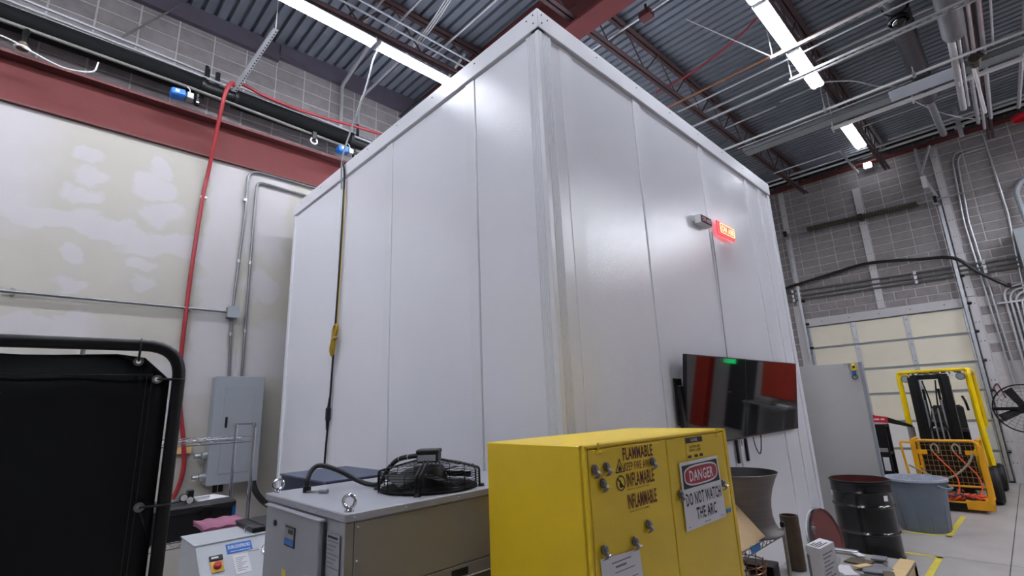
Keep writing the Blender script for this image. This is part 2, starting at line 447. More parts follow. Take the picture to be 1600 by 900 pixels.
# ================================================================== STRIP LIGHTS
def strip_light(x, y0, z, label, parts=True, L=1.2):
    t = thing('strip_light', label, 'light', (x, y0 + L / 2, z), 0, 'fluorescent strip lights')
    bb = MB().prism([(x - .04, y0, z + .085), (x + .04, y0, z + .085), (x + .095, y0, z + .02), (x + .088, y0, z + .016), (x + .04, y0, z + .06), (x - .04, y0, z + .06), (x - .088, y0, z + .016), (x - .095, y0, z + .02)], (0, L, 0))
    bb.build('housing', 'white', t)
    tb = MB().cyl((x - .042, y0 + .02, z + .012), (x - .042, y0 + L - .02, z + .012), .027, 8).build('tube', 'tube', t)
    inst(tb, 'tube', (.084, 0, 0), t)
    for yy in (y0, y0 + L - .02):
        MB().box((x - .08, yy, z - .008), (x + .08, yy + .02, z + .06), .006).build('lamp_holder', 'white', t)
    return t
def hang_rods(t, x, ys, z):
    for yy in ys: MB().cyl((x, yy, z + .07), (x, yy, zr(yy) - .5), .006, 6).build('hanger_rod', 'whitecable', t)
s1 = strip_light(-5.07, 1.43, 6.6, 'long lit strip light over the chiller, the first of the pair end to end'); hang_rods(s1, -5.07, (1.5,), 6.6)
s2 = dup(s1, (0, 1.255, 0), 'lit strip light running on to the top edge of the white room')
ORD = ['first', 'second', 'third', 'fourth', 'fifth', 'sixth', 'seventh', 'eighth', 'ninth', 'tenth']
for k in (-1, -2, -3, -4): dup(s1, (0, 1.255 * k, 0), ORD[-k - 1] + ' lit strip light back from the pair over the chiller')
for k in (2, 3, 4, 5, 6): dup(s1, (0, 1.255 * k, 0), ORD[k - 2] + ' strip light hidden above the white room roof')
r1 = strip_light(-1.39, 5.80, 6.6, 'bright strip light crossed by the perforated strut, above the ON AIR wall'); hang_rods(r1, -1.39, (5.9, 6.9), 6.6)
dup(r1, (0, 1.25, 0), 'bright strip light crossed by the second strut, next in its row')
dup(r1, (0, 4.12, 0), 'small bright strip light beyond the cable tray towards the bay door')
for k in (-1, -2, -3, -4, -5, -6, -7, -8, -9): dup(r1, (0, 1.25 * k, 0), ORD[-k - 1] + ' unseen strip light back from the strut crossed one, over the viewer')  # row carried on unseen; farther ones added to lift the white room faces
p1 = strip_light(3.0, 7.6, 6.4, 'lit strip light in the row reflected by the white panels')
for k in (1, 2, 3, 4): dup(p1, (0, 1.25 * k, 0), ORD[k] + ' strip light of the row reflected by the white panels')
p2 = strip_light(4.6, 9.6, 6.5, 'first strip light of the outer row before the bay wall')  # unseen row added to brighten the bay wall and long panel face
dup(p2, (0, -1.25, 0), 'added strip light of the outer row just before its first')
for k in (1, 2, 3): dup(p2, (0, 1.25 * k, 0), ORD[k] + ' strip light of the outer row before the bay wall')
p3 = strip_light(2.1, 11.4, 6.6, 'unseen strip light added between ducts and outer row to brighten the bay wall')  # unseen pair added only to light the bay wall
dup(p3, (0, 1.25, 0), 'last unseen strip light added between ducts and outer row to brighten the bay wall')
q1 = strip_light(-3.2, -1.9, 6.6, 'first strip light behind the viewer facing the white room')  # unseen row added to brighten the white room's near face
for k in (-1, -2, -3): dup(q1, (0, 1.25 * k, 0), ORD[-k] + ' strip light behind the viewer facing the white room')
for k in (0, -1, -2, -3): dup(q1, (3.6, 1.25 * k, 0), ORD[-k] + ' strip light of the second added row behind the viewer')  # second unseen row added behind the camera as fill light
wp = thing('wall_lamp', 'small bright lamp box high on the block wall over the bay door', 'light', (-1.78, 14.3, 7.3))
MB().box((-1.87, 14.56, 7.46), (-1.69, 14.62, 7.6), .01).build('housing', 'white', wp)
MB().box((-1.86, 14.50, 7.47), (-1.70, 14.56, 7.59), .01).build('lens', 'tube', wp)

# ================================================================== WHITE PANEL ROOM
ex0, ex1, ey0, ey1, ez = -6.5, -1.95, 2.28, 6.84, 4.735
en = thing('panel_room', 'tall white room built of embossed metal panels in the middle of the workshop', 'enclosure', (-4.2, 4.5, 0))
MB().box((ex0 + .07, ey0 + .07, 0), (ex1 - .07, ey1 - .07, ez - .03)).build('core', 'dark_gap', en)
zt = ez - .178
def panel(lo, hi): MB().box(lo, hi, .004).build('wall_panel', 'panel', en)
js = [-6.44, -5.08, -3.95, -2.675, -2.07]
for a, c in zip(js, js[1:]): panel((a + .003, ey0 + .012, .02), (c - .003, ey0 + .08, zt))
jr = [2.40, 3.507, 4.757, 5.985, 6.42, 6.74]
for a, c in zip(jr, jr[1:]): panel((ex1 - .08, a + .003, .02), (ex1 - .012, c - .003, zt))
panel((ex0 + .002, ey0 + .1, .02), (ex0 + .06, ey1 - .1, zt)); panel((ex0 + .1, ey1 - .06, .02), (ex1 - .1, ey1 - .002, zt))
for a in (-5.08, -3.95, -2.675): MB().box((a - .12, ey0 + .004, .02), (a - .004, ey0 + .03, zt), .004).build('joint_batten', 'trim', en)
for a in (3.507, 4.757, 5.985, 6.42): MB().box((ex1 - .03, a + .004, .02), (ex1 - .004, a + (.12 if a < 6.1 else .08), zt), .004).build('joint_batten', 'trim', en)
MB().box((ex1 - .03, 2.52, .02), (ex1 - .007, 2.66, zt), .003).build('joint_batten', 'trim', en)
# fluted corner post
pp = [(ex1 - .125, ey0 + .03), (ex1 - .125, ey0)]
x = ex1 - .115
while x < ex1 - .04: pp += [(x, ey0), (x + .003, ey0 + .007), (x + .010, ey0 + .007), (x + .013, ey0)]; x += .017
pp += [(ex1 - .004, ey0), (ex1, ey0 + .004)]
y = ey0 + .04
while y < ey0 + .115: pp += [(ex1, y), (ex1 - .007, y + .003), (ex1 - .007, y + .010), (ex1, y + .013)]; y += .017
pp += [(ex1, ey0 + .135), (ex1 - .03, ey0 + .135), (ex1 - .06, ey0 + .06)]
MB().prism([(a, c, .01) for a, c in pp], (0, 0, zt - .01)).build('corner_post', 'trim', en)
MB().box((ex0, ey0 - .002, .01), (ex0 + .065, ey0 + .1, zt), .004).build('corner_post', 'trim', en)
MB().box((ex1 - .1, ey1 - .085, .01), (ex1 + .002, ey1, zt), .004).build('corner_post', 'trim', en)
# cap trim around the top, standing proud
for lo, hi in (((ex0 - .008, ey0 - .008, ez - .16), (ex1 + .006, ey0 + .08, ez)), ((ex1 - .08, ey0 - .006, ez - .16), (ex1 + .008, ey1 + .03, ez)),
               ((ex0 - .008, ey0 + .08, ez - .16), (ex0 + .08, ey1 + .03, ez)), ((ex0 + .08, ey1 - .08, ez - .16), (ex1 - .08, ey1 + .03, ez))):
    MB().box(lo, hi, .004).build('cap_trim', 'trim', en)
MB().box((ex0 + .05, ey0 + .05, ez - .04), (ex1 - .05, ey1 - .05, ez - .02)).build('roof_panel', 'panel', en)
sc = MB()
for k in range(8): sc.cyl((ex1 - .1 - k * .6, ey0 - .012, ez - .05), (ex1 - .1 - k * .6, ey0 - .006, ez - .05), .006, 6)
for k in range(8): sc.cyl((ex1 + .012, ey0 + .1 + k * .6, ez - .05), (ex1 + .006, ey0 + .1 + k * .6, ez - .05), .006, 6)
for z in (ez - .04, ez - .11): sc.cyl((ex1 - .035, ey0 - .012, z), (ex1 - .035, ey0 - .006, z), .006, 6).cyl((ex1 + .012, ey0 + .035, z), (ex1 + .006, ey0 + .035, z), .006, 6)
sc.build('trim_screws', 'dark_gap', en)

# ON AIR signs on its long face
oa = thing('on_air_box', 'white box sign with a dark ON AIR face, unlit, on the white room', 'sign', (-1.93, 4.55, 3.58))
MB().box((-1.955, 4.42, 3.582), (-1.885, 4.665, 3.672), .005).build('housing', 'white', oa)
MB().box((-1.95, 4.36, 3.60), (-1.94, 4.44, 3.66), .002).build('back_plate', 'white', oa)
MB().box((-1.886, 4.432, 3.590), (-1.8815, 4.655, 3.664)).build('face_plate', 'darkred', oa)
text('ON AIR', 'lettering', 'signtext', oa, (-1.8805, 4.452, 3.604), Y, Z, .185, .046, .015)
ns = thing('neon_sign', 'glowing red neon sign reading ON AIR beside the white box sign', 'sign', (-1.92, 5.1, 3.57))
MB().box((-1.93, 4.875, 3.572), (-1.912, 5.30, 3.725), .004).build('backing', 'neonedge', ns)
MB().box((-1.912, 4.90, 3.588), (-1.909, 5.285, 3.712)).build('back_plate', 'neonbg', ns)
MB().tube(fillet([(-1.904, 4.92, 3.65), (-1.904, 4.92, 3.70), (-1.904, 5.265, 3.70), (-1.904, 5.265, 3.60), (-1.904, 4.92, 3.60), (-1.904, 4.92, 3.65)], .012, 3), .0045, 6).build('border_tube', 'neon', ns)
text('ON AIR', 'lettering', 'neon', ns, (-1.903, 4.945, 3.614), Y, Z, .3, .07, .03)
for yy in (4.95, 5.22): MB().cyl((-1.962, yy, 3.65), (-1.93, yy, 3.65), .008, 8).build('standoff', 'chrome', ns)
cbl = pipe('sign_cable', curve([(-1.947, 4.79, 3.58), (-1.945, 4.785, 3.3), (-1.947, 4.765, 2.9), (-1.946, 4.745, 2.6), (-1.946, 4.73, 2.25), (-1.945, 4.74, 1.9), (-1.945, 4.78, 1.5)]), .0045, 'greypaint', 'thin grey cable dropping from the ON AIR signs to the screens', 'cable')

# ================================================================== TWO SCREENS
T = math.radians(7.1)
def tv(y0, y1, ztop, label, yaw, bez=.009):
    t = thing('television', label, 'television', (-1.85, (y0 + y1) / 2, 1.57), 0, 'screens on the white room')
    up = V((math.sin(T), 0, math.cos(T))); nn = V((math.cos(T), 0, -math.sin(T))); c = V((-1.83, (y0 + y1) / 2, ztop)); h = .722
    ry = Matrix.Rotation(yaw, 3, 'Z')
    P = lambda u, v, d: c + ry @ (Y * u + up * (v - h) + nn * d)
    hw = (y1 - y0) / 2
    def slab(u0, u1, v0, v1, d0, d1, nm, mt, par=t):
        return MB().prism([P(u0, v0, d0), P(u1, v0, d0), P(u1, v1, d0), P(u0, v1, d0)], (ry @ nn) * (d1 - d0)).build(nm, mt, par)
    slab(-hw, hw, 0, h, -.03, -.002, 'casing', 'tvback')
    slab(-hw + bez, hw - bez, bez + .006, h - bez, -.002, 0, 'screen_glass', 'screen')
    slab(-hw + .2, hw - .2, .12, h - .3, -.055, -.03, 'rear_housing', 'tvback')
    return t
tv1 = tv(3.69, 4.845, 2.283, 'flat black screen whose reflection shows the green exit sign, above the yellow cabinet', math.radians(-.5))
tv2 = tv(4.85, 6.292, 2.285, 'flat black screen beside the grey board, angled slightly from its twin', math.radians(-.8))
MB().box((-1.945, 3.63, 1.74), (-1.925, 3.74, 2.10), .004).build('wall_bracket', 'blackmet', tv1)
MB().box((-1.93, 3.64, 1.72), (-1.90, 3.72, 2.04), .004).build('mount_arm', 'blackmet', tv1)
for yy in (4.66, 4.87): tag(MB().box((-1.952, yy - .018, 1.36), (-1.935, yy + .018, 1.56), .003).build('mount_rail', 'blackmet'), 'black mounting rail strip hanging below the screens' + (' beside the loose cable' if yy > 4.7 else ' next to the yellow cabinet'), 'rail', 'mount rails below the screens')
pipe('loose_cable', curve([(-1.93, 5.02, 1.56), (-1.935, 5.06, 1.47), (-1.938, 5.14, 1.40), (-1.938, 5.19, 1.43), (-1.935, 5.22, 1.52), (-1.93, 5.22, 1.58)]), .005, 'blackrub', 'thin black cable looping below the screens', 'cable', n=6)

# ================================================================== YELLOW FLAMMABLES CABINET (built in its own frame, turned 2 degrees)
cb = thing('safety_cabinet', 'yellow metal two-door flammable storage cabinet with a DANGER sign', 'cabinet', (-1.159, 1.468, 0), math.radians(-2.14), local=True)
CW, CD, CT, CB_ = 1.10, .56, 1.783, .13
MB().box((-CD, 0, CB_), (-.012, CW, CT), .004).build('body', 'yellow', cb)
MB().box((-.03, 0, CB_), (0, .012, CT), .002).box((-.03, CW - .028, CB_), (0, CW, CT), .002).box((-.03, 0, CT - .012), (0, CW, CT), .002).box((-.03, 0, CB_), (0, CW, CB_ + .04), .002).build('face_frame', 'yellow', cb)
d1 = MB().box((-.012, .018, CB_ + .045), (-.001, .537, CT - .017), .003).build('door', 'yellow', cb)
d2 = MB().box((-.012, .542, CB_ + .045), (-.001, CW - .034, CT - .017), .003).build('door', 'yellow', cb)
MB().box((-.0135, .013, CB_ + .045), (-.0105, .018, CT - .07)).build('hinge_gap', 'sticker_red', cb)
MB().cyl((-.004, .0205, CB_ + .06), (-.004, .0205, CT - .08), .0045, 8).build('piano_hinge', 'yellow', cb)
for u in (.074, 1.003):
    MB().box((-.004, u - .014, CT - .034), (.004, u + .02, CT - .024), .002).box((-.002, u - .002, CT - .03), (.004, u + .006, CT + .006), .002).build('catch', 'yellow', cb)
for u in (.05, CW - .15):
    for v in (-CD + .05, -.15): MB().box((v, u, 0), (v + .1, u + .1, CB_), .004).build('foot', 'blackmet', cb)
E1 = .0004
def dt(sx, u, z, w, h, mt='sticker_red', bold=.02, par=d1, d=E1): text(sx, 'lettering', mt, par, (d, u, z), Y, Z, w, h, bold)
dt('FLAMMABLE', .224, 1.712, .205, .046, bold=.02)
dt('KEEP FIRE AWAY', .226, 1.672, .203, .030, bold=.006)
dt('INFLAMABLE', .234, 1.613, .189, .050, bold=.02)
dt('MANTENGA ALEJADO DEL FUEGO', .236, 1.600, .148, .007, bold=.01)
dt('INFLAMMABLE', .230, 1.535, .197, .052, bold=.02)
dt('TENIR LOIN DES FLAMMES', .236, 1.522, .134, .007, bold=.01)
# hazard symbols, printed flat
def tri_ring(pts, inner, d, par, mt):
    b = MB(); A = [b.b.verts.new((d, *p)) for p in pts]; c = V((0, sum(p[0] for p in pts) / 3, sum(p[1] for p in pts) / 3)); c.x = d
    B = [b.b.verts.new(c + (a.co - c) * inner) for a in A]; b.bridge(A, B); return b
b = tri_ring([(.168, 1.671), (.228, 1.671), (.198, 1.722)], .78, E1, d1, 'ink')
b.poly([(E1, .19, 1.677), (E1, .206, 1.677), (E1, .210, 1.684), (E1, .204, 1.690), (E1, .2, 1.701), (E1, .195, 1.692), (E1, .189, 1.689)]); b.build('fire_symbol', 'ink', d1)
b = MB(); A = b.ring((E1, .197, 1.633), X, .028, 24); B = b.ring((E1, .197, 1.633), X, .0235, 24); b.bridge(A, B)
b.box((E1 - .0003, .194, 1.608), (E1, .200, 1.658), rot=Matrix.Rotation(math.radians(45), 3, 'X'), piv=(E1, .197, 1.633))
b.poly([(E1, .19, 1.617), (E1, .204, 1.617), (E1, .207, 1.626), (E1, .2, 1.632), (E1, .196, 1.647), (E1, .191, 1.635), (E1, .187, 1.628)]); b.build('no_flame_symbol', 'ink', d1)
# info label on the second door
lb = MB().box((-.001, .698, 1.668), (E1, .852, 1.764)).build('info_label', 'yellow', d2)
MB().box((E1, .698, 1.738), (E1 + .0002, .852, 1.762)).build('label_band', 'ink', d2)
text('UL 30 GAL', 'lettering', 'paper', d2, (E1 + .0005, .745, 1.744), Y, Z, .06, .013, .02)
text('CAUTION: KEEP\nDOORS CLOSED', 'lettering', 'ink', d2, (E1 + .0005, .725, 1.700), Y, Z, .1, .026, .02)
for u in (.706, .765, .81): MB().box((E1, u, 1.674), (E1 + .0003, u + .03, 1.686)).build('label_mark', 'ink', d2)

# DANGER sign, held on the door by magnets: a thing of its own
dg = thing('danger_sign', 'white plastic sign reading DANGER DO NOT WATCH THE ARC on the yellow door', 'sign', (-1.159, 1.468, 0), math.radians(-2.14), local=True)
dg.location = (-1.159, 1.468, 0)
SL = lambda u, v, d: V((d, .617 + u, 1.387 + v + u * .008))   # u along, v up
US, VS = Y, Z
sb_ = MB().prism([SL(0, 0, .004), SL(.362, 0, .004), SL(.345, .275, .004), SL(0, .275, .004)], (.003, 0, 0)).build('sheet', 'paper', dg)
MB().prism([SL(.013, .165, .007), SL(.342, .165, .007), SL(.334, .262, .007), SL(.013, .262, .007)], (.0004, 0, 0)).build('black_band', 'ink', dg)
def oval(cx, cy, rx, ry, d, nm, mt):
    n = 32; p = []
    for i in range(n):
        a = 2 * math.pi * i / n; e = .62
        p.append(SL(cx + rx * math.copysign(abs(math.cos(a)) ** e, math.cos(a)), cy + ry * math.copysign(abs(math.sin(a)) ** e, math.sin(a)), d))
    MB().prism(p, (.0003, 0, 0)).build(nm, mt, dg)
oval(.176, .214, .152, .043, .0076, 'oval_rim', 'paper'); oval(.176, .214, .144, .036, .0080, 'oval_field', 'danger_red')
text('DANGER', 'lettering', 'paper', dg, SL(.068, .190, .0088), Y, Z, .216, .047, .02)
text('DO NOT WATCH', 'lettering', 'ink', dg, SL(.020, .095, .0078), Y, Z, .315, .052, .018)
text('THE ARC', 'lettering', 'ink', dg, SL(.095, .032, .0078), Y, Z, .18, .049, .018)
for u, v, wd in ((.16, .012, .05), (.31, .012, .02), (.02, .012, .015)): MB().box(SL(u, v, .007), SL(u, v, .007) + V((.0004, wd, .003))).build('small_print', 'printgrey', dg)
def cabinet_pt(u, z, d=0):
    a = math.radians(-2.14); return V((-1.159 + d * math.cos(a) - u * math.sin(a), 1.468 + d * math.sin(a) + u * math.cos(a), z))
def clip(u, z, label, d=0.0):
    t = thing('magnetic_clip', label, 'clip', cabinet_pt(u, z, d), math.radians(-2.14), 'magnetic clips on the yellow cabinet', local=True)
    MB().lathe([(0, 0), (.0165, 0), (.0165, .007), (.013, .010), (0, .011)], (0, 0, .010), 16, X).build('magnet', 'clipm', t)
    MB().prism([(.011, -.007, .018), (.011, .007, .018), (.016, .012, -.012), (.016, -.012, -.012)], (.002, 0, 0)).prism([(.014, -.011, -.012), (.014, .011, -.012), (.004, .012, -.022), (.004, -.012, -.022)], (.002, 0, 0)).build('jaw', 'clipm', t)
    MB().prism([(.012, -.005, .006), (.012, .005, .006), (.03, .009, -.004), (.03, -.009, -.004)], (0, 0, .002)).cyl((.012, -.01, .004), (.012, .01, .004), .003, 8).build('lever', 'chrome', t)
clip(.046, 1.689, 'chrome magnetic clip closest to the hinge, upper of three, on the yellow door')
clip(.114, 1.690, 'chrome magnetic clip between the hinge clips and the flame triangle')
clip(.086, 1.637, 'chrome magnetic clip below the two upper ones near the hinge')
clip(.418, 1.680, 'chrome magnetic clip covering the end of KEEP FIRE AWAY')
clip(.346, 1.455, 'chrome magnetic clip alone below the INFLAMMABLE lettering')
clip(.062, 1.420, 'chrome magnetic clip holding the paper corner by the hinge', .003)
clip(.245, 1.413, 'chrome magnetic clip holding the paper corner by the door split', .003)
clip(.600, 1.530, 'magnetic clip gripping the DANGER sign edge by the door split', .002)
clip(.990, 1.525, 'magnetic clip gripping the DANGER sign outer edge', .002)
pn = thing('paper_notice', 'white paper notice clipped to the lower part of the yellow door', 'paper', (-1.159, 1.468, 0), math.radians(-2.14), local=True)
pp_ = [(.0025, .039, 1.404), (.0025, .272, 1.392), (.0025, .30, 1.10), (.0025, .055, 1.11)]
MB().prism(pp_, (.0008, 0, 0)).build('sheet', 'paper', pn)
for z, u0, u1, hh in ((1.375, .10, .215, .004), (1.358, .12, .185, .007), (1.342, .115, .235, .003), (1.318, .07, .12, .003), (1.31, .19, .25, .003), (1.295, .07, .25, .003), (1.28, .07, .25, .003), (1.26, .07, .25, .003), (1.24, .07, .25, .003)):
    MB().box((.0034, u0, z), (.0037, u1, z + hh)).build('text_line', 'printgrey', pn)
tag(MB().box(cabinet_pt(1.0, 1.40) + V((.0, 0, 0)), cabinet_pt(1.045, 1.418) + V((.001, 0, 0))).build('tape_strip', 'bluetape'), 'small strip of blue tape under the DANGER sign corner', 'tape')

# ================================================================== CHILLER
ax0, ax1, ay0, ay1, az = -2.694, -1.849, .905, 2.0, 1.57
ch = thing('chiller', 'pale grey industrial chiller with a round caged fan on its roof', 'chiller', ((ax0 + ax1) / 2, 1.45, 0))
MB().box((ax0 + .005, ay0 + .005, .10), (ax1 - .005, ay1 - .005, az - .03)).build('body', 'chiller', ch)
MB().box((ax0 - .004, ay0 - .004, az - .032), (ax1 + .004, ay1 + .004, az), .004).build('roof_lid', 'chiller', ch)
MB().box((ax1 - .006, ay0, .10), (ax1 + .001, ay0 + .033, az - .034), .001).build('corner_trim', 'chillershade', ch)
MB().box((ax1 - .006, ay0 + .036, 1.285), (ax1 + .002, ay1 - .01, az - .036), .002).build('side_panel', 'chillershade', ch)
sp_ = MB().box((ax1 - .006, ay0 + .036, .12), (ax1 + .002, ay1 - .01, 1.281), .002).build('side_panel', 'chillershade', ch)
MB().box((ax1 + .0015, 1.385, 1.238), (ax1 + .0025, 1.475, 1.268)).build('grip_slot', 'blackpl', sp_)
MB().box((ax1 + .001, 1.30, 1.225), (ax1 + .01, 1.75, 1.232), .002).build('panel_lip', 'chillershade', sp_)
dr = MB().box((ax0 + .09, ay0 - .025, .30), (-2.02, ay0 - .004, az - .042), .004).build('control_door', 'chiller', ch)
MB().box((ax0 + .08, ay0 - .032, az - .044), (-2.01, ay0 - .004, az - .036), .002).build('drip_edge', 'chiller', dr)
MB().box((-2.018, ay0 - .008, .3), (-2.012, ay0 + .002, az - .05)).build('door_gap', 'dark_gap', ch)
ct = MB().box((-2.355, ay0 - .029, 1.395), (-2.245, ay0 - .024, 1.475), .002).build('controller', 'blackpl', ch)
MB().box((-2.347, ay0 - .0305, 1.402), (-2.253, ay0 - .029, 1.425)).build('blue_key_pad', 'blue', ct)
MB().box((-2.347, ay0 - .0305, 1.427), (-2.253, ay0 - .029, 1.468)).build('display_face', 'lcd', ct)
MB().box((-2.31, ay0 - .032, 1.447), (-2.262, ay0 - .0305, 1.464)).build('display_window', 'ink', ct)
MB().lathe([(0, 0), (.013, 0), (.013, .006), (.006, .009), (0, .009)], (-2.478, ay0 - .025, 1.467), 14, (0, -1, 0)).build('door_lock', 'ink', ch)
la = MB().box((-1.99, ay0 - .0035, 1.35), (-1.885, ay0 - .0015, 1.49)).build('rating_label', 'chiller', ch)
MB().box((-1.985, ay0 - .0042, 1.474), (-1.90, ay0 - .0036, 1.482)).build('label_heading', 'ink', la)
for k in range(7): MB().box((-1.985, ay0 - .0042, 1.462 - k * .015), (-1.892 - .02 * (k % 3), ay0 - .0036, 1.466 - k * .015)).build('label_line', 'printgrey', la)
MB().box((-2.37, ay0 - .026, 1.27), (-2.33, ay0 - .0245, 1.30)).build('warning_sticker', 'tape', ch)
sc = MB()
for yy, zz in ((.94, az - .018), (1.16, az - .018), (1.428, az - .018), (.955, az - .055), (.952, 1.40), (1.7, az - .018)): sc.lathe([(0, .005), (.0035, .004), (.006, 0)], (ax1 + .003, yy, zz), 10, X)
for xx in (-1.868, -2.10, -2.3): sc.lathe([(0, .005), (.0035, .004), (.006, 0)], (xx, ay0 - .003, az - .018), 10, (0, -1, 0))
sc.build('screw_heads', 'steel', ch)
for xx, yy, nm in ((-1.885, .935, 0), (-2.66, .945, 1)):
    e = MB().lathe([(0, 0), (.018, 0), (.016, .006), (.008, .01), (.008, .016)], (xx, yy, az), 12)
    dr_ = V((.72, .69, 0)) if nm == 0 else V((.3, .95, 0))
    e.tube([V((xx, yy, az + .036)) + dr_ * (.023 * math.cos(a)) + Z * (.023 * math.sin(a)) for a in [2 * math.pi * i / 18 for i in range(18)]], .0068, 8, True)
    e.build('lifting_eye', 'chrome', ch)
# fan guard
fx, fy, R_ = -2.10, 1.446, .24
fg = MB()
def circ(r, z, n=40): return [(fx + r * math.cos(2 * math.pi * i / n), fy + r * math.sin(2 * math.pi * i / n), z) for i in range(n)]
for k in range(7): fg.tube(circ(R_, az + .012 + .0115 * k), .0016, 4, True)
for r, z in ((.225, .088), (.205, .094), (.185, .100), (.165, .106), (.145, .111), (.125, .115), (.105, .119), (.085, .122)): fg.tube(circ(r, az + z, 32), .0013, 4, True)
fg.build('guard_rings', 'blackmet', ch)
for k in range(16):
    a = 2 * math.pi * (k + .3) / 16; c_, s_ = math.cos(a), math.sin(a); q = lambda r, z: (fx + r * c_, fy + r * s_, az + z)
    MB().tube([q(R_ + .002, .004), q(R_ + .002, .082), q(.228, .09)], .0022, 5).build('guard_rod', 'blackmet', ch)
for k in range(4):
    a = math.radians(-46 + 90 * k); c_, s_ = math.cos(a), math.sin(a); q = lambda r, z, o=0: V((fx + r * c_ - o * s_, fy + r * s_ + o * c_, az + z))
    for o in (-.009, .009):
        MB().tube(fillet([q(R_ + .004, .004, o), q(R_ + .004, .085, o), q(.06, .128, o)], .012, 4), .004, 6).build('guard_strut', 'blackmet', ch)
    MB().lathe([(0, .014), (.012, .012), (.016, 0)], q(R_ + .012, 0), 10).build('guard_foot', 'blackrub', ch)
fanp = MB()
for k in range(5):
    a = 2 * math.pi * k / 5 + .4
    pts = []
    for r, da, z in ((.05, 0, .075), (.215, .15, .07), (.215, .85, .03), (.05, .8, .05)): pts.append((fx + r * math.cos(a + da), fy + r * math.sin(a + da), az + z))
    fanp.prism(pts, (0, 0, .003))
fanp.build('fan_blades', 'blackmet', ch)
MB().lathe([(0, .105), (.07, .1), (.085, .06), (.085, .01)], (fx, fy, az), 24).build('fan_motor', 'blackpl', ch)
MB().lathe([(.232, .006), (.225, .012), (0, .008)], (fx, fy, az), 32).build('fan_well', 'blackpipe', ch)
jb = MB().box((fx - .052, fy - .043, az + .118), (fx + .052, fy + .043, az + .172), .006, Matrix.Rotation(math.radians(42), 3, 'Z')).build('junction_box', 'blackpl', ch)
MB().box((fx - .055, fy - .046, az + .156), (fx + .055, fy + .046, az + .178), .006, Matrix.Rotation(math.radians(42), 3, 'Z')).build('box_lid', 'blackpl', jb)
R42 = Matrix.Rotation(math.radians(42), 3, 'Z')
MB().box((fx - .045, fy - .0445, az + .125), (fx + .042, fy - .0435, az + .153), 0, R42, (fx, fy, az)).build('box_label', 'lcd', jb)
hose = curve([(-2.52, 1.03, az + .0), (-2.52, 1.03, az + .055), (-2.54, 1.06, az + .10), (-2.53, 1.10, az + .115), (-2.48, 1.17, az + .085), (-2.43, 1.235, az + .04), (-2.38, 1.28, az + .016), (-2.325, 1.31, az + .022), (-2.30, 1.345, az + .09), (-2.27, 1.38, az + .128), (-2.2, 1.41, az + .142), (-2.13, 1.43, az + .148)], 6)
MB().tube(hose, .0115, 10).build('cable_hose', 'blackrub', ch)
MB().cyl((-2.52, 1.03, az), (-2.52, 1.03, az + .028), .019, 10).build('hose_gland', 'blackrub', ch)
for i in (50, 55, 59): MB().tube([V(hose[i]) + V((0, .013 * math.cos(a), .013 * math.sin(a))) for a in [2 * math.pi * k / 10 for k in range(10)]], .0018, 5, True).build('cable_tie', 'paper', ch)
MB().box((ax0 + .05, ay0 + .05, 0), (ax1 - .05, ay1 - .05, .1)).build('base', 'blackmet', ch)
tl = thing('pull_tool', 'small grey key-like metal tool lying on the chiller roof', 'tool', (-2.47, 1.05, az))
MB().cyl((-2.50, 1.03, az + .006), (-2.43, 1.06, az + .008), .005, 8).build('shaft', 'steel', tl)
MB().cyl((-2.43, 1.055, az + .008), (-2.39, 1.075, az + .010), .010, 10).build('grip', 'greypaint', tl)
MB().cyl((-2.495, 1.018, az + .006), (-2.475, 1.055, az + .006), .004, 6).build('cross_pin', 'steel', tl)

# navy box behind the chiller
nb_ = thing('equipment_box', 'dark navy equipment box with a flat lid behind the chiller', 'box', (-3.77, 1.76, 0))
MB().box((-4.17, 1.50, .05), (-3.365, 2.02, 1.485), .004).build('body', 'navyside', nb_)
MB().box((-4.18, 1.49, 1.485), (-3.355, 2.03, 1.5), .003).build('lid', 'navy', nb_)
for xx in (-4.1, -3.45): MB().box((xx - .04, 1.55, 0), (xx + .04, 1.97, .05)).build('foot', 'blackmet', nb_)

# ================================================================== WELDING SCREEN
ws = thing('welding_screen', 'black tube frame stretching a dark welding curtain', 'screen', (-1.95, .3, 0), math.radians(-6), local=True)
MB().tube(fillet([(0, .05, .06), (0, .05, 2.17), (0, -1.75, 2.17), (0, -1.75, .06)], .105, 8), .019, 12).build('frame', 'blackmet', ws)
MB().tube([(0, .05, .25), (0, -1.75, .25)], .016, 10).build('lower_rail', 'blackmet', ws)
for yy in (.05, -1.75):
    MB().tube([(-.35, yy, .03), (.35, yy, .03)], .019, 10).build('foot', 'blackmet', ws)
b = MB(); n = 24; rows = 14; grid = []
for i in range(n + 1):
    col = []
    for j in range(rows + 1):
        u = -1.70 + 1.726 * i / n; t = j / rows
        topz = 2.143 - .010 * math.sin(math.pi * (u + 1.7) / 1.66 * 3) ** 2
        if u > -.09: topz -= (u + .09) ** 2 * 6
        z = .3 + (topz - .3) * t; xx = .004 * math.sin(u * 9 + z * 3) + .003 * math.sin(u * 23)
        col.append(b.b.verts.new((xx, u, z)))
    grid.append(col)
for i in range(n):
    for j in range(rows): b.b.faces.new((grid[i][j], grid[i + 1][j], grid[i + 1][j + 1], grid[i][j + 1]))
cur = b.build('curtain', 'cloth', ws)
sm = cur.modifiers.new('thick', 'SOLIDIFY'); sm.thickness = .003
MB().box((.006, -1.7, 2.075), (.009, -.02, 2.079)).build('hem_stitch', 'blackpl', cur)
for u in (-.022, -.036): MB().box((.006, u, .35), (.0085, u + .002, 2.08)).build('hem_stitch', 'blackpl', cur)
holes = []
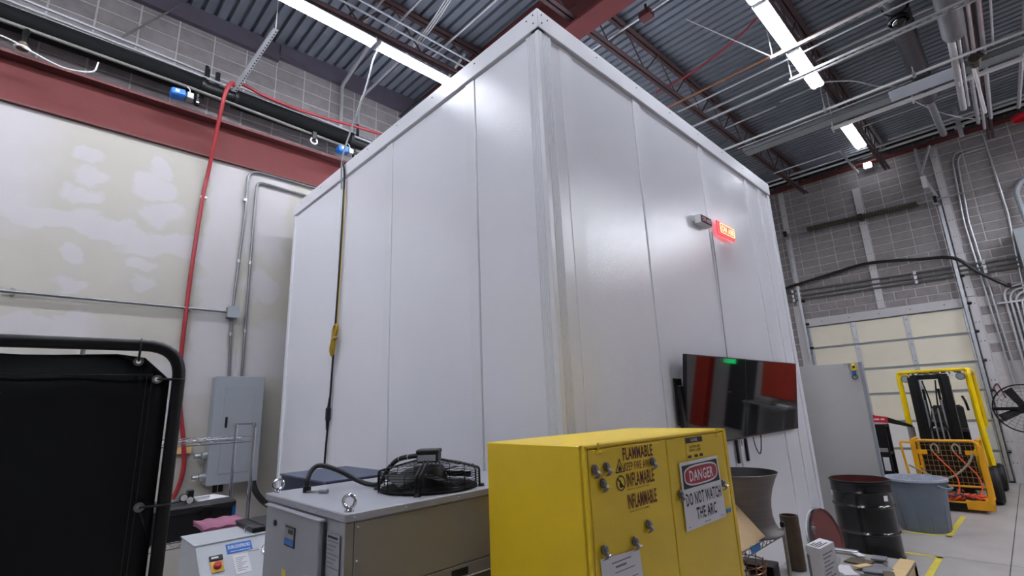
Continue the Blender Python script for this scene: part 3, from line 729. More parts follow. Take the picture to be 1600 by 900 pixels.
for (u, z, du, dz) in ((-.062, 2.118, 0, .052), (-.008, 2.062, .055, 0), (-.012, 1.68, .06, 0), (-.012, 1.3, .06, 0), (-.6, 2.118, 0, .052), (-1.15, 2.118, 0, .052)):
    MB().lathe([(.007, 0), (.014, 0), (.014, .003), (.007, .004)], (.006, u, z), 18, X).build('grommet', 'clipm', cur)
    holes.append((u, z))
    MB().tube([(.010, u, z), (.024, u + du * .6, z + dz * .6), (.021, u + du, z + dz), (-.0, u + du * 1.2, z + dz * 1.2), (-.021, u + du, z + dz)], .0035, 6).build('tie', 'blackrub', ws)
    MB().tube([V((0, u + du, z + dz)) + (V((math.cos(a), math.sin(a), 0)) if du else V((math.cos(a), 0, math.sin(a)))) * .0205 for a in [2 * math.pi * k / 14 for k in range(14)]], .003, 5, True).build('tie_band', 'blackrub', ws)
MB().cyl((0, -.20, 2.135), (0, -.20, 2.152), .006, 8).build('frame_stud', 'steel', ws)
hc = MB()
for u, z in holes: hc.cyl((-.05, u, z), (.05, u, z), .0075, 14)
hc = hc.build('grommet_cutter', 'cloth', ws); bm_ = cur.modifiers.new('holes', 'BOOLEAN'); bm_.object = hc; bm_.solver = 'EXACT'
bpy.context.view_layer.update()
me_ = bpy.data.meshes.new_from_object(cur.evaluated_get(bpy.context.evaluated_depsgraph_get()))
cur.modifiers.clear(); cur.data = me_; bpy.data.objects.remove(hc)

# ================================================================== WIRE SHELF WITH ITS LOAD
sh = thing('wire_shelf', 'chrome wire shelving unit in front of the grey electrical panel', 'shelf', (-4.17, .8, 0))
for x in (-4.394, -3.95):
    for y in (.30, 1.21):
        p = MB().cyl((x, y, .03), (x, y, 1.89), .0125, 10).build('post', 'chrome', sh)
        MB().lathe([(0, .012), (.014, .01), (.016, 0), (.016, -.02)], (x, y, 1.885), 10).build('post_cap', 'steel', p)
for z in (1.80, 1.18, .45):
    for dz in (0, -.035):
        for x in (-4.394, -3.95): MB().cyl((x, .30, z + dz), (x, 1.21, z + dz), .0032, 6).build('edge_wire', 'chrome', sh)
        for y in (.30, 1.21): MB().cyl((-4.394, y, z + dz), (-3.95, y, z + dz), .0032, 6).build('edge_wire', 'chrome', sh)
    b = MB()
    for x in (-4.394, -3.95):
        pts = [(x, .30 + .0455 * k, z - (.035 if k % 2 else 0)) for k in range(21)]; b.tube(pts, .002, 5)
    b.build('truss_wire', 'chrome', sh)
    if z < 1.7:
        b = MB()
        for k in range(36): b.cyl((-4.394, .31 + .0255 * k, z), (-3.95, .31 + .0255 * k, z), .0016, 5)
        b.build('deck_wires', 'chrome', sh)
b = MB()
for k in range(9): b.cyl((-4.394 + .012 * math.cos(k), 1.21, 1.886), (-3.95, 1.21, 1.886), .0035, 6)
b.build('end_rail', 'chrome', sh)
cs = thing('tool_case', 'long black plastic tool case on the wire shelf', 'case', (-4.14, .62, 1.185))
MB().prism([(-4.33, .12, 1.185), (-3.96, .12, 1.185), (-3.935, .12, 1.345), (-4.35, .12, 1.345)], (0, .985, 0)).build('body', 'blackpl', cs)
MB().box((-4.36, .11, 1.345), (-3.92, 1.125, 1.395), .014).build('lid', 'blackpl', cs)
for y in (.45, .95): MB().box((-3.94, y - .03, 1.315), (-3.915, y + .03, 1.375), .004).build('latch', 'blackmet', cs)
tag(MB().box((-4.29, .90, 1.396), (-4.05, 1.10, 1.399), 0, Matrix.Rotation(math.radians(10), 3, 'Z')).build('paper_sheet', 'paper'), 'white paper sheet lying on the black tool case', 'paper')
rg = thing('gas_regulator', 'brass and black gas regulator with two round gauges on the tool case', 'regulator', (-4.05, .86, 1.395))
MB().cyl((-4.03, .74, 1.415), (-4.08, .90, 1.415), .012, 8).build('brass_body', 'steel', rg)
MB().box((-4.10, .855, 1.40), (-4.05, .895, 1.475), .006).build('adjuster', 'blackpl', rg)
for y, z in ((.83, 1.435), (.865, 1.415)):
    gg = MB().lathe([(0, 0), (.024, 0), (.024, .018), (.021, .02)], (-4.03, y, z), 16, X).build('gauge', 'blackmet', rg)
    MB().lathe([(0, .0195), (.020, .0195)], (-4.03, y, z), 16, X).build('gauge_face', 'glassgauge', gg)
MB().cyl((-4.08, .89, 1.41), (-4.10, 1.0, 1.41), .009, 8).build('outlet', 'chrome', rg)
pk = thing('folded_cloth', 'pink folded mesh cloth lying between tool case and pale machine', 'cloth', (-3.62, .95, 1.30))
for k in range(3):
    b = MB(); n = 10; rows_ = []
    for i in range(n + 1):
        r_ = []
        for j in range(5):
            xx = -3.75 + .26 * j / 4; yy = .84 + .23 * i / n
            r_.append(b.b.verts.new((xx + random.uniform(-.004, .004), yy, 1.302 + k * .011 + .004 * math.sin(i * 1.7 + j + k) + (-.02 if j == 4 and k == 2 else 0))))
        rows_.append(r_)
    for i in range(n):
        for j in range(4): b.b.faces.new((rows_[i][j], rows_[i + 1][j], rows_[i + 1][j + 1], rows_[i][j + 1]))
    o = b.build('fold', 'pink', pk); o.modifiers.new('thick', 'SOLIDIFY').thickness = .007
bl = tag(MB().box((-4.26, 1.19, 1.185), (-4.24, 1.215, 1.32), .003).box((-4.26, 1.12, 1.30), (-4.24, 1.215, 1.325), .003).box((-4.26, 1.12, 1.185), (-4.24, 1.19, 1.205), .003).build('blue_bracket', 'blue'), 'small blue plastic bracket between the black case and shelf post', 'bracket')

# ================================================================== PALE MACHINE WITH SLOPING FRONT
mo = V((-3.127, .72, 1.301)); ms = V((-.789, 0, .614)); mn = V((.614, 0, .789)); ML = .80
mc = thing('cooling_machine', 'pale grey machine with sloping control front and a blue name plate', 'machine', (-3.2, 1.12, 0))
bt = mo - ms * .30
MB().prism([(-3.43, .72, 0.02), (-3.43, .72, 1.301), tuple(mo), tuple(bt), (bt.x, .72, .02)], (0, ML, 0)).build('body', 'machine', mc)
MB().box((-3.44, .715, 1.298), (-3.12, .72 + ML + .005, 1.306), .002).build('top_lid', 'machine', mc)
MP = lambda u, s, d=0: mo + Y * u + ms * s + mn * d
def mslab(u0, u1, s0, s1, d0, d1, nm, mt, par=mc): return MB().prism([MP(u0, s0, d0), MP(u1, s0, d0), MP(u1, s1, d0), MP(u0, s1, d0)], mn * (d1 - d0)).build(nm, mt, par)
mslab(.134, .256, -.088, -.028, .001, .003, 'name_plate', 'blue')
text('EURODIFROID', 'lettering', 'paper', mc, MP(.142, -.062, .0036), Y, ms, .106, .022, .03)
mslab(.15, .245, -.08, -.077, .003, .0034, 'plate_line', 'paper')
sw = mslab(.050, .107, -.182, -.118, .001, .005, 'switch_plate', 'switchyellow')
MB().lathe([(0, .022), (.016, .02), (.018, 0)], MP(.078, -.15, .005), 16, mn).build('switch_knob', 'switchred', mc)
mslab(.050, .110, -.112, -.085, .001, .008, 'black_plate', 'blackpl'); mslab(.058, .09, -.103, -.093, .008, .0086, 'plate_text', 'paper')
lbm = mslab(.155, .228, -.220, -.103, .001, .002, 'paper_label', 'paper')
for k in range(8): mslab(.165, .215 - .012 * (k % 3), -.125 - k * .011, -.122 - k * .011, .002, .0023, 'label_line', 'printgrey', lbm)
mslab(.235, .285, -.098, -.084, .001, .0025, 'small_plate', 'steel')
gm = MB().lathe([(0, 0), (.034, 0), (.034, .014), (.028, .018)], MP(.325, -.115, 0), 20, mn).build('gauge', 'chrome', mc)
MB().lathe([(0, .016), (.028, .0165)], MP(.325, -.115, 0), 20, mn).build('gauge_face', 'glassgauge', gm)
MB().tube([(-3.22, .98, 1.305), (-3.22, .98, 1.335), (-3.22, 1.01, 1.335), (-3.22, 1.01, 1.305)], .005, 6).build('lid_latch', 'chrome', mc)
tb_ = thing('lidded_tray', 'flat black ribbed tray resting on the pale machine beside the chiller', 'tray', (-3.33, 1.13, 1.306))
MB().box((-3.46, 1.00, 1.306), (-3.16, 1.23, 1.325), .004).build('base', 'blackpl', tb_)
MB().box((-3.47, .995, 1.325), (-3.15, 1.235, 1.337), .004).build('lid', 'blackpl', tb_)
for y in (1.06, 1.17): MB().box((-3.44, y - .008, 1.337), (-3.18, y + .008, 1.341), .001).build('rib', 'blackpl', tb_)

# ================================================================== ON THE BARE DRYWALL
wx = XL + .03
ep = thing('electrical_panel', 'tall grey electrical panel with a hinged door on the bare drywall', 'electrical panel', (XL + .1, 1.83, 1.21))
MB().box((XL, 1.565, 1.21), (XL + .19, 2.09, 2.415), .006).build('housing', 'greypaint', ep)
MB().box((XL + .19, 1.56, 1.205), (XL + .205, 2.095, 2.42), .005).build('cover', 'greypaint', ep)
pd = MB().box((XL + .205, 1.665, 1.32), (XL + .212, 1.985, 2.295), .004).build('door', 'greypaint', ep)
MB().box((XL + .212, 1.69, 1.83), (XL + .225, 1.715, 1.95), .004).build('latch', 'blackmet', pd)
for z in (1.30, 1.53):
    MB().lathe([(0, 0), (.05, 0), (.05, .04), (.035, .06), (0, .06)], (XL + .10, 1.565, z), 12, (0, -1, 0)).cyl((XL + .1, 1.50, z), (XL + .1, 1.44, z), .03, 10).build('side_connector', 'steel', ep)
for y in (1.68, 1.74): MB().cyl((XL + .1, y, 1.21), (XL + .1, y, 1.12), .025, 8).build('bottom_connector', 'blackmet', ep)
pipe('cable_hose', curve([(XL + .15, 2.06, 1.28), (XL + .17, 2.07, 1.15), (XL + .2, 2.13, 1.02), (XL + .22, 2.26, .90), (XL + .25, 2.45, .84)]), .035, 'blackrub', 'thick black hose curving down beside the grey electrical panel', 'hose')
def strap(par, c, ax, r):
    a = V(ax); MB().cyl(V(c) - a * .01, V(c) + a * .01, r, 8).build('coupling', 'steel', par)
c1 = MB().tube(fillet([(wx, 1.735, 2.41), (wx, 1.70, 3.20), (wx, 1.745, 4.6), (wx, 1.735, 5.20), (wx, 3.6, 5.19)], .16, 8), .0165, 8).build('conduit', 'emtdim'); tag(c1, 'zinc conduit bending over the top, joined by the small square box', 'conduit')
c2 = MB().tube(fillet([(wx, 1.875, 2.41), (wx, 1.85, 4.9), (wx, 1.86, 5.055), (wx, 3.6, 5.01)], .16, 8), .0165, 8).build('conduit', 'emtdim'); tag(c2, 'zinc conduit rising from the grey panel under the taller bend', 'conduit')
for c_, y, z in ((c1, 1.725, 4.75), (c2, 1.855, 3.9), (c1, 1.705, 2.95), (c2, 1.865, 3.0), (c1, 1.722, 3.9)): MB().cyl((wx, y, z - .02), (wx, y, z + .02), .024, 8).build('coupling', 'steel', c_)
jb2 = MB().box((XL, 1.635, 3.15), (XL + .11, 1.765, 3.285), .006).build('junction_box', 'greypaint'); tag(jb2, 'small square grey junction box on the drywall conduit', 'junction box')
MB().box((XL + .11, 1.63, 3.145), (XL + .116, 1.77, 3.29), .003).build('cover_plate', 'greypaint', jb2)
c3 = MB().tube([(wx + .02, -3, 3.23), (wx + .02, 1.635, 3.222)], .0165, 8).build('conduit', 'emtdim'); tag(c3, 'level zinc conduit crossing the drywall into the small square box', 'conduit')
for y in (-.25, 1.25): MB().box((XL, y - .015, 3.195), (XL + .055, y + .015, 3.265), .004).build('strap', 'steel', c3)
tag(MB().box((XL, 1.26, 1.565), (XL + .05, 1.42, 1.645), .004).build('wood_block', 'tan'), 'tan wooden block screwed to the wall beside the welding screen', 'block')
rh = thing('air_hose', 'red rubber hose hanging from the strut down the drywall', 'hose', (XL + .06, 1.25, 1.1))
hp = curve([(-6.44, 1.40, 6.14), (-6.43, 1.375, 6.17), (-6.42, 1.33, 6.13), (-6.43, 1.29, 5.95), (-6.55, 1.28, 5.6), (XL + .05, 1.27, 5.0), (XL + .035, 1.245, 4.66), (XL + .04, 1.225, 4.1), (XL + .045, 1.212, 3.6), (XL + .045, 1.21, 3.1), (XL + .045, 1.215, 2.6), (XL + .045, 1.26, 2.1), (XL + .05, 1.33, 1.7), (XL + .05, 1.36, 1.4), (XL + .05, 1.31, 1.15), (XL + .05, 1.2, 1.0)], 6)
MB().tube(hp, .024, 10).build('drop', 'redhose', rh)
MB().tube(curve([(-6.47, 1.38, 6.17), (-6.45, 1.5, 6.22), (-6.45, 1.8, 6.17), (-6.45, 2.4, 6.17), (-6.45, 3.2, 6.25), (-6.45, 4.2, 6.32), (-6.45, 5.2, 6.34)], 6), .022, 10).build('run', 'redhose', rh)
MB().box((XL, 1.22, 4.64), (XL + .05, 1.29, 4.67), .003).build('hook', 'white', rh)

# ---- pipes and conduits along the block part of the drywall side
px_ = -6.62
PY = lambda y: y * 1.0232
PZ = lambda z: 1.93 + (z - 1.93) * 1.0232
bp_ = thing('service_pipe', 'thick black pipe running along the block wall above the red beam', 'pipe', (px_, 2, PZ(5.97)))
MB().cyl((px_, -5.5, PZ(5.985)), (px_, 1.07, PZ(5.978)), .125, 18).build('pipe', 'blackpipe', bp_)
MB().cyl((px_, 1.07, PZ(5.978)), (px_, 1.45, PZ(5.977)), .10, 14).build('valve_body', 'blackmet', bp_)
MB().cyl((px_, 1.45, PZ(5.977)), (px_, 3.07, PZ(5.97)), .125, 18).build('pipe', 'blackpipe', bp_)
MB().cyl((px_, 3.07, PZ(5.97)), (px_, 6.5, PZ(5.96)), .08, 16).build('pipe', 'blackmet', bp_)
for y in (1.07, 1.45, 3.07): MB().cyl((px_, y - .02, PZ(5.978)), (px_, y + .02, PZ(5.978)), .135, 16).build('flange', 'blackmet', bp_)
for y in (-.9, 1.1, 3.2):
    MB().box((XL, y - .03, PZ(5.93)), (px_, y + .03, PZ(5.99)), .004).cyl((px_, y, PZ(6.0)), (px_, y, PZ(6.3)), .022, 8).build('hanger', 'blackmet', bp_)
for y in (1.11, 1.23): MB().cyl((px_, y, PZ(6.05)), (px_, y, PZ(6.26)), .03, 8).build('valve_stem', 'blackmet', bp_)
pipe('conduit', [(px_ + .05, -5, PZ(6.24)), (px_ + .05, .8, PZ(6.105)), (px_ + .05, 5.5, PZ(5.99))], .018, 'emt', 'bright zinc conduit lying along the top of the black pipe', n=8)
pipe('conduit', [(px_ - .02, -5, PZ(6.40)), (px_ - .02, 1.35, PZ(6.20)), (px_ - .02, 5.5, PZ(6.06))], .018, 'emt', 'upper bright zinc conduit running behind the red hose', n=8)
pipe('conduit', [(px_ + .08, -5, PZ(5.91)), (px_ + .08, .95, PZ(5.868)), (px_ + .08, 5.5, PZ(5.72))], .02, 'dullgrey', 'dull grey conduit along the underside of the black pipe', n=8)
pipe('conduit', [(XL + .05, .73, 7.2), (XL + .05, .20, 6.4)], .012, 'dullgrey', 'thin grey conduit sloping across the block wall down to the pipes', n=6)
def actuator(y, label):
    t = thing('valve_actuator', label, 'valve', (-6.45, y, 5.68))
    MB().box((-6.5, y - .13, 5.71), (-6.36, y + .02, 5.80), .015, Matrix.Rotation(math.radians(8), 3, 'X')).build('blue_housing', 'blue', t)
    MB().box((-6.36, y - .09, 5.74), (-6.357, y - .05, 5.775)).build('label', 'paper', t)
    MB().box((-6.49, y + .03, 5.72), (-6.37, y + .10, 5.80), .006).build('wiring_box', 'pan', t)
    MB().lathe([(0, -.03), (.03, -.03), (.035, 0), (.03, .05), (.018, .06), (.018, .12)], (-6.45, y + .15, 5.73), 12).build('valve_neck', 'blackmet', t)
    MB().lathe([(0, -.012), (.014, -.008), (.016, .004), (0, .012)], (-6.40, y + .15, 5.715), 10, X).build('valve_cap', 'chrome', t)
    MB().cyl((-6.45, y + .15, 5.84), (-6.6, y + .15, 5.96), .025, 10).build('valve_body', 'blackmet', t)
    MB().tube(curve([(-6.43, y + .06, 5.8), (-6.43, y + .06, 5.86), (-6.44, y + .03, 5.9)]), .006, 6).build('lead', 'whitecable', t)
actuator(.86, 'blue valve actuator under the black pipe beside the red hose')
actuator(2.93, 'blue valve actuator peeking over the white room roof edge')
sp = thing('sprinkler_drop', 'short pipe drop with a white ring hanging under the black pipe', 'sprinkler', (-6.47, -.52, 5.68))
MB().tube([(-6.56, -.525, 5.97), (-6.49, -.525, 5.88), (-6.47, -.525, 5.72)], .03, 10).build('stem', 'blackmet', sp)
MB().lathe([(.03, .07), (.042, .05), (.05, .0), (0, 0)], (-6.47, -.525, 5.69), 16).build('bell', 'brown', sp)
MB().lathe([(.05, .012), (.068, .006), (.068, -.006), (.05, -.008)], (-6.47, -.525, 5.69), 20).build('ring', 'white', sp)
sp2 = thing('pipe_ring_hanger', 'small white ring hanger under the black pipe near the second actuator', 'hanger', (-6.45, 2.45, 5.7))
MB().tube([(-6.42, 2.45 + .045 * math.cos(a), 5.74 + .045 * math.sin(a)) for a in [2 * math.pi * k / 16 for k in range(16)]], .012, 6, True).build('ring', 'white', sp2)
MB().box((-6.45, 2.42, 5.77), (-6.40, 2.48, 5.88), .004).build('bracket', 'blackmet', sp2)
pipe('loose_cable', curve([(-6.42, -.9, 5.72), (-6.42, -.65, 5.72), (-6.42, -.45, 5.66), (-6.42, -.2, 5.60), (-6.42, .02, 5.66), (-6.42, .06, 5.8)]), .009, 'whitecable', 'pale cable drooping in a loop under the black pipe', 'cable', n=6)
# perforated strut reaching from the wall up towards the lights
b = MB(); p0, p1 = V((-6.5, 1.405, 6.10)), V((-5.62, 1.60, 6.60)); d = (p1 - p0); side = V((.12, .95, 0)).normalized() * .03
nrm = d.cross(side).normalized()
ps = thing('perforated_strut', 'perforated grey steel angle carrying the red hose up from the pipes', 'strut', p0)
b.prism([p0 - side, p0 + side, p0 + side + nrm * .004, p0 - side + nrm * .004], d).prism([p0 - side, p0 - side + nrm * .045, p0 - side + nrm * .045 + side * .1, p0 - side + side * .1], d)
b.build('angle', 'galv', ps); hb = MB(); nn_ = d.normalized()
hm = None
for k in range(24):
    c = p0 + d * ((k + .7) / 24.6)
    hb.prism([c + side * .25 - nn_ * .010 - nrm * .0012, c + side * .75 - nn_ * .010 - nrm * .0012, c + side * .75 + nn_ * .010 - nrm * .0012, c + side * .25 + nn_ * .010 - nrm * .0012], nrm * .007)
hb.build('punched_holes', 'ink', ps)['kind'] = 'stuff'
MB().cyl(p1 + V((-.02, 0, .01)), (p1.x - .02, p1.y, zr(1.6) - .02), .008, 6).build('hanger_rod', 'whitecable', ps)
# cable dropping from the lights to the white room, becoming the black drop cord
wc = thing('drop_cord', 'dark extension cord hanging down the white room face with plug near the bottom', 'cord', (-5.0, 2.2, 1.3))
MB().tube(curve([(-5.05, 2.70, 6.58), (-5.06, 2.62, 6.35), (-5.05, 2.55, 6.0), (-5.03, 2.42, 5.5), (-5.0, 2.27, 4.95), (-4.97, 2.225, 4.72), (-4.965, 2.235, 4.4)], 6), .010, 8).build('upper_cable', 'emtdim', wc)
MB().tube(curve([(-4.965, 2.235, 4.75), (-4.95, 2.255, 4.5), (-4.985, 2.262, 3.6), (-5.03, 2.262, 2.8), (-5.07, 2.262, 2.15), (-5.085, 2.262, 1.97)], 6), .011, 8).build('cord', 'blackrub', wc)
MB().tube(curve([(-4.935, 2.262, 4.4), (-4.96, 2.266, 3.6), (-5.0, 2.266, 2.85)], 6), .005, 8).build('yellow_cord', 'goldcord', wc)
MB().tube(curve([(-5.095, 2.262, 1.84), (-5.12, 2.262, 1.6), (-5.14, 2.262, 1.3), (-5.15, 2.262, .9)], 6), .011, 8).build('cord', 'blackrub', wc)
MB().box((-5.115, 2.235, 1.87), (-5.06, 2.275, 2.0), .008).cyl((-5.085, 2.258, 2.0), (-5.075, 2.26, 2.1), .018, 8, .012).cyl((-5.10, 2.258, 1.88), (-5.11, 2.26, 1.78), .02, 8, .012).build('plug', 'blackpl', wc)
cc = thing('coiled_cord', 'yellow cord tied in a hank on the white room face', 'cord', (-4.98, 2.24, 2.5))
random.seed(3)
for k in range(7):
    pts = []; a0 = .07 + .012 * k
    for i in range(22):
        a = 2 * math.pi * i / 22; v = math.sin(a); wdt = (.035 + .010 * (k % 4)) * (.35 + abs(v))
        pts.append((-4.985 + .028 * v * 1.3 + wdt * math.cos(a), 2.245 - .006 * (k % 5) + .006 * math.cos(a * 2 + k), 2.69 + (.155 + .006 * (k % 3)) * v))
    MB().tube(pts, .0055, 6, True).build('loop', 'goldcord', cc)
MB().tube([(-4.985 + .05 * math.cos(a), 2.238 + .022 * math.sin(a), 2.70 + .01 * math.cos(a)) for a in [2 * math.pi * i / 14 for i in range(14)]], .009, 6, True).build('tie', 'tan', cc)
# conduits climbing the block wall to the roof
pipe('conduit', fillet([(-6.72, 2.96, 6.1), (-6.72, 2.96, 7.06), (-5.6, 2.9, 7.2)], .08), .03, 'emt', 'thick zinc conduit dropping from the roof to the black pipe', n=8)
pipe('conduit', fillet([(-6.72, 3.25, 6.1), (-6.72, 3.25, 6.78), (-6.6, 3.25, 6.93), (-5.2, 3.4, 7.15)], .1), .022, 'emt', 'zinc conduit with a bend rising beside the thicker one by the roof edge', n=8)
pipe('conduit', fillet([(-6.6, 4.35, 6.1), (-6.62, 4.3, 6.9), (-5.0, 4.1, 7.2)], .1), .02, 'whitecable', 'pale flexible conduit arching over the white room roof edge', n=8)
pipe('pipe_stub', [(-6.45, 3.85, 6.72), (-6.1, 4.1, 7.02)], .026, 'blackmet', 'short black pipe stub sticking out near the roof edge', 'pipe', n=8)

# ================================================================== OVERHEAD, ABOVE THE CHILLER
for k, (y0, dx, label) in enumerate(((1.95, 0, 'thin zinc conduit crossing the roof joist over the strip light'), (2.55, 0, 'bright zinc conduit second from the strip light joint'), (2.9, 0, 'long bright zinc conduit crossing above the second strip light'), (3.62, 0, 'zinc conduit reaching over the white room top edge'))):
    pipe('conduit', [(-5.6, y0, 7.0), (-1.9, y0 + .02, 7.0)], .016, 'emt', label, n=8)
pipe('conduit', [(-4.93, -3, 6.78), (-4.93, 6, 6.92)], .014, 'emt', 'slim zinc conduit under the joist parallel to the strip lights', n=8)
pipe('conduit', [(-4.80, -3, 6.80), (-4.80, 6, 6.94)], .014, 'galv', 'second slim conduit beside the joist over the strip lights', n=8)
for k in range(3): pipe('cable', curve([(-5.1 + .03 * k, 3.25 + .03 * k, 6.95), (-4.6, 3.18 + .03 * k, 6.93), (-4.0, 3.1 + .03 * k, 6.98), (-3.2, 3.0 + .03 * k, 7.02)]), .009, 'whitecable', ('first', 'middle', 'last')[k] + ' pale cable of the loose trio crossing the joist by the strip lights', 'cable', 'loose cables over the joist', n=6)

# ================================================================== OVERHEAD, BETWEEN THE WHITE ROOM AND THE BAY DOOR
def xpipe(name, x0, x1, y, z, r, mt, label, cat='conduit'): return pipe(name, [(x0, y, z), (x1, y, z)], r, mt, label, cat, n=8)
xpipe('conduit', -6, 4, 5.35, 7.05, .018, 'emt', 'zinc conduit near the girder with a dark red fitting on it')
pipe('conduit', curve([(-3.4, 6.9, 6.95), (-2.6, 6.75, 6.88), (-1.9, 6.62, 6.95), (-1.4, 6.5, 7.1), (-1.0, 6.4, 7.15)]), .014, 'redhose', 'red air line sagging across the joist towards the bright strip light', 'hose')
tag(MB().box((-2.72, 5.28, 6.98), (-2.55, 5.42, 7.08), .01).cyl((-2.63, 5.35, 7.08), (-2.63, 5.35, 7.2), .02, 8).build('pipe_fitting', 'redshade'), 'dark red pipe fitting on the conduit by the girder', 'fitting')
def strut(y, x0, label):
    t = thing('strut_channel', label, 'strut', (x0, y, 6.4))
    MB().box((x0, y - .02, 6.39), (4.5, y + .02, 6.394)).box((x0, y - .02, 6.39), (4.5, y - .017, 6.43)).box((x0, y + .017, 6.39), (4.5, y + .02, 6.43)).build('channel', 'galv', t)
    hb = MB()
    for k in range(28): hb.box((x0 + .06 + k * .1, y - .006, 6.3885), (x0 + .11 + k * .1, y + .006, 6.3905))
    hb.build('slots', 'ink', t)['kind'] = 'stuff'
    MB().cyl((x0 + .03, y, 6.4), (x0 + .03 - .0, y - .1, zr(y) - .02), .007, 6).build('hanger_rod', 'whitecable', t)
    return t
st1 = strut(6.68, -1.59, 'slotted strut channel crossing just under the first bright strip light')
MB().cyl((-1.57, 6.66, 6.42), (-2.45, 6.2, 7.35), .008, 6).build('brace_rod', 'whitecable', st1)
strut(7.40, -1.57, 'slotted strut channel crossing under the second bright strip light')
xpipe('conduit', -3.2, 4.5, 6.80, 6.52, .016, 'copper', 'copper coloured pipe running beside the first strut channel')
xpipe('conduit', -3.2, 4.5, 7.2, 6.62, .014, 'emt', 'slim conduit between the two strut channels')
xpipe('conduit', -3.2, 4.5, 7.62, 6.5, .018, 'emt', 'zinc conduit following the second strut channel')
xpipe('conduit', -3.21, 4.5, 8.16, 7.0, .022, 'emt', 'zinc conduit tucked under the roof deck ending at the joist')
xpipe('conduit', -3.20, 4.5, 8.46, 7.0, .024, 'emt', 'brighter zinc conduit parallel to the one ending at the joist')
xpipe('conduit', -3.2, -2.2, 9.0, 7.0, .014, 'emt', 'short conduit section between deck conduit and tray')
xpipe('conduit', -2.12, -1.6, 9.0, 7.05, .014, 'emt', 'short dull conduit section pointing to the strip light end')
lc = xpipe('conduit', -5.5, 4.5, 8.86, 6.5, .020, 'whitecable', 'long pale conduit hung on rods under the strip lights, over the tray')
for x in (-1.47, -.3): MB().cyl((x, 8.86, 6.46), (x, 8.86, zr(8.9)), .007, 6).build('hanger_rod', 'whitecable', lc); MB().box((x - .02, 8.83, 6.46), (x + .02, 8.89, 6.54), .004).build('clamp', 'steel', lc)
ty = thing('cable_tray', 'wide shallow grey cable tray spanning from the joist to the ducts', 'cable tray', (-.5, 9.68, 6.65))
MB().box((-3.05, 9.56, 6.66), (4.5, 9.82, 6.668)).box((-3.05, 9.56, 6.66), (4.5, 9.566, 6.74)).box((-3.05, 9.814, 6.66), (4.5, 9.82, 6.74)).build('trough', 'pan', ty)
MB().cyl((-3.1, 9.46, 6.72), (4.5, 9.46, 6.72), .014, 8).build('edge_pipe', 'emt', ty)
for x in (-1.55, -.42, .15): MB().cyl((x, 9.7, 6.45), (x, 9.7, 6.66), .012, 6).build('rod_end', 'whitecable', ty)
MB().cyl((-1.5, 9.5, 6.7), (-1.5, 9.5, zr(9.5)), .008, 6).build('hanger_rod', 'whitecable', ty)
wa = tag(MB().box((-1.60, 9.84, 6.60), (4.0, 9.93, 6.64), .003).build('white_angle', 'white'), 'bright white steel angle along the far lip of the cable tray', 'angle')
ws_ = thing('corrugated_sheet', 'pale corrugated sheet resting across the cable tray beside the dark duct', 'sheet', (-.3, 9.45, 6.6))
b = MB()
for k in range(5): b.prism([(-.66 + .0 * k, 9.28 + k * .075, 6.59), (-.67, 9.28 + k * .075 + .045, 6.575), (-.68, 9.28 + k * .075 + .075, 6.59), (-.68, 9.28 + k * .075 + .075, 6.60), (-.66, 9.28 + k * .075, 6.60)], (.85, 0, 0))
b.build('sheet', 'bluewhite', ws_)
# pipes near the far wall
fp1 = xpipe('pipe', -6.5, 4.5, 13.39, 7.45, .032, 'emt', 'upper of the twin pale pipes along the top of the block wall', 'pipe')
fp2 = xpipe('pipe', -6.5, 4.5, 13.39, 7.34, .032, 'emt', 'lower of the twin pale pipes along the top of the block wall', 'pipe')
xpipe('conduit', -3.2, -1.8, 11.87, 7.0, .014, 'emt', 'thin conduit from the joist to the tilted hanger bar')
xpipe('conduit', -1.5, 4.5, 11.3, 7.1, .016, 'emt', 'dull conduit crossing under the deck beyond the cable tray')
xpipe('conduit', -1.1, 4.5, 12.6, 7.2, .024, 'emt', 'dull conduit just this side of the twin pale pipes')
pb = tag(MB().box((-1.86, 11.75, 6.93), (-1.82, 13.3, 6.97), .004).box((-1.86, 13.26, 6.9), (-1.82, 13.35, 7.0), .004).build('hanger_bar', 'galv', None), 'galvanised hanger bar sticking out under the twin pipes', 'bar')
# ducts
da = thing('flexible_duct', 'dark ribbed insulated duct running towards the bay door', 'duct', (-.22, 8.2, 6.6))
b = MB(); prof = []
for k in range(64):
    t = k / 63; prof.append((.13 if k % 2 else .118, t * 4.3))
b.lathe(prof, (-.25, 6.0, 6.75), 16, (0, 1, 0)); b.build('duct', 'ductblack', da)
MB().lathe([(.13, 0), (.13, .6)], (-.25, 6.0, 6.75), 16, (0, 1, 0)).build('smooth_section', 'ductgrey', da)
MB().tube([(-.25 + .135 * math.cos(a), 7.36, 6.75 + .135 * math.sin(a)) for a in [2 * math.pi * k / 20 for k in range(20)]], .012, 6, True).build('duct_clamp', 'blackmet', da)
b = MB(); b.cyl((-.25, 10.2, 6.70), (-.22, 12.2, 6.78), .055, 12); b.build('thin_duct', 'ductgrey', da)
MB().lathe([(0, .0), (.03, .01), (.03, .08), (0, .09)], (-.22, 12.2, 6.78), 10, Y).build('duct_tip', 'chrome', da)
dc = thing('dome_camera', 'small black domed fixture clipped under the dark duct', 'camera', (-.26, 7.45, 6.5))
MB().lathe([(.11, .06), (.12, .02), (.11, 0)], (-.26, 7.45, 6.56), 20).build('collar', 'blackmet', dc)
MB().lathe([(.085, .03), (.08, -.01), (.06, -.045), (.03, -.065), (0, -.072)], (-.26, 7.45, 6.56), 20).build('dome', 'screen', dc)
db = thing('wrapped_pipe', 'grey wrapped pipe narrowing to a zinc pipe beside the dark duct', 'pipe', (.21, 8, 6.6))
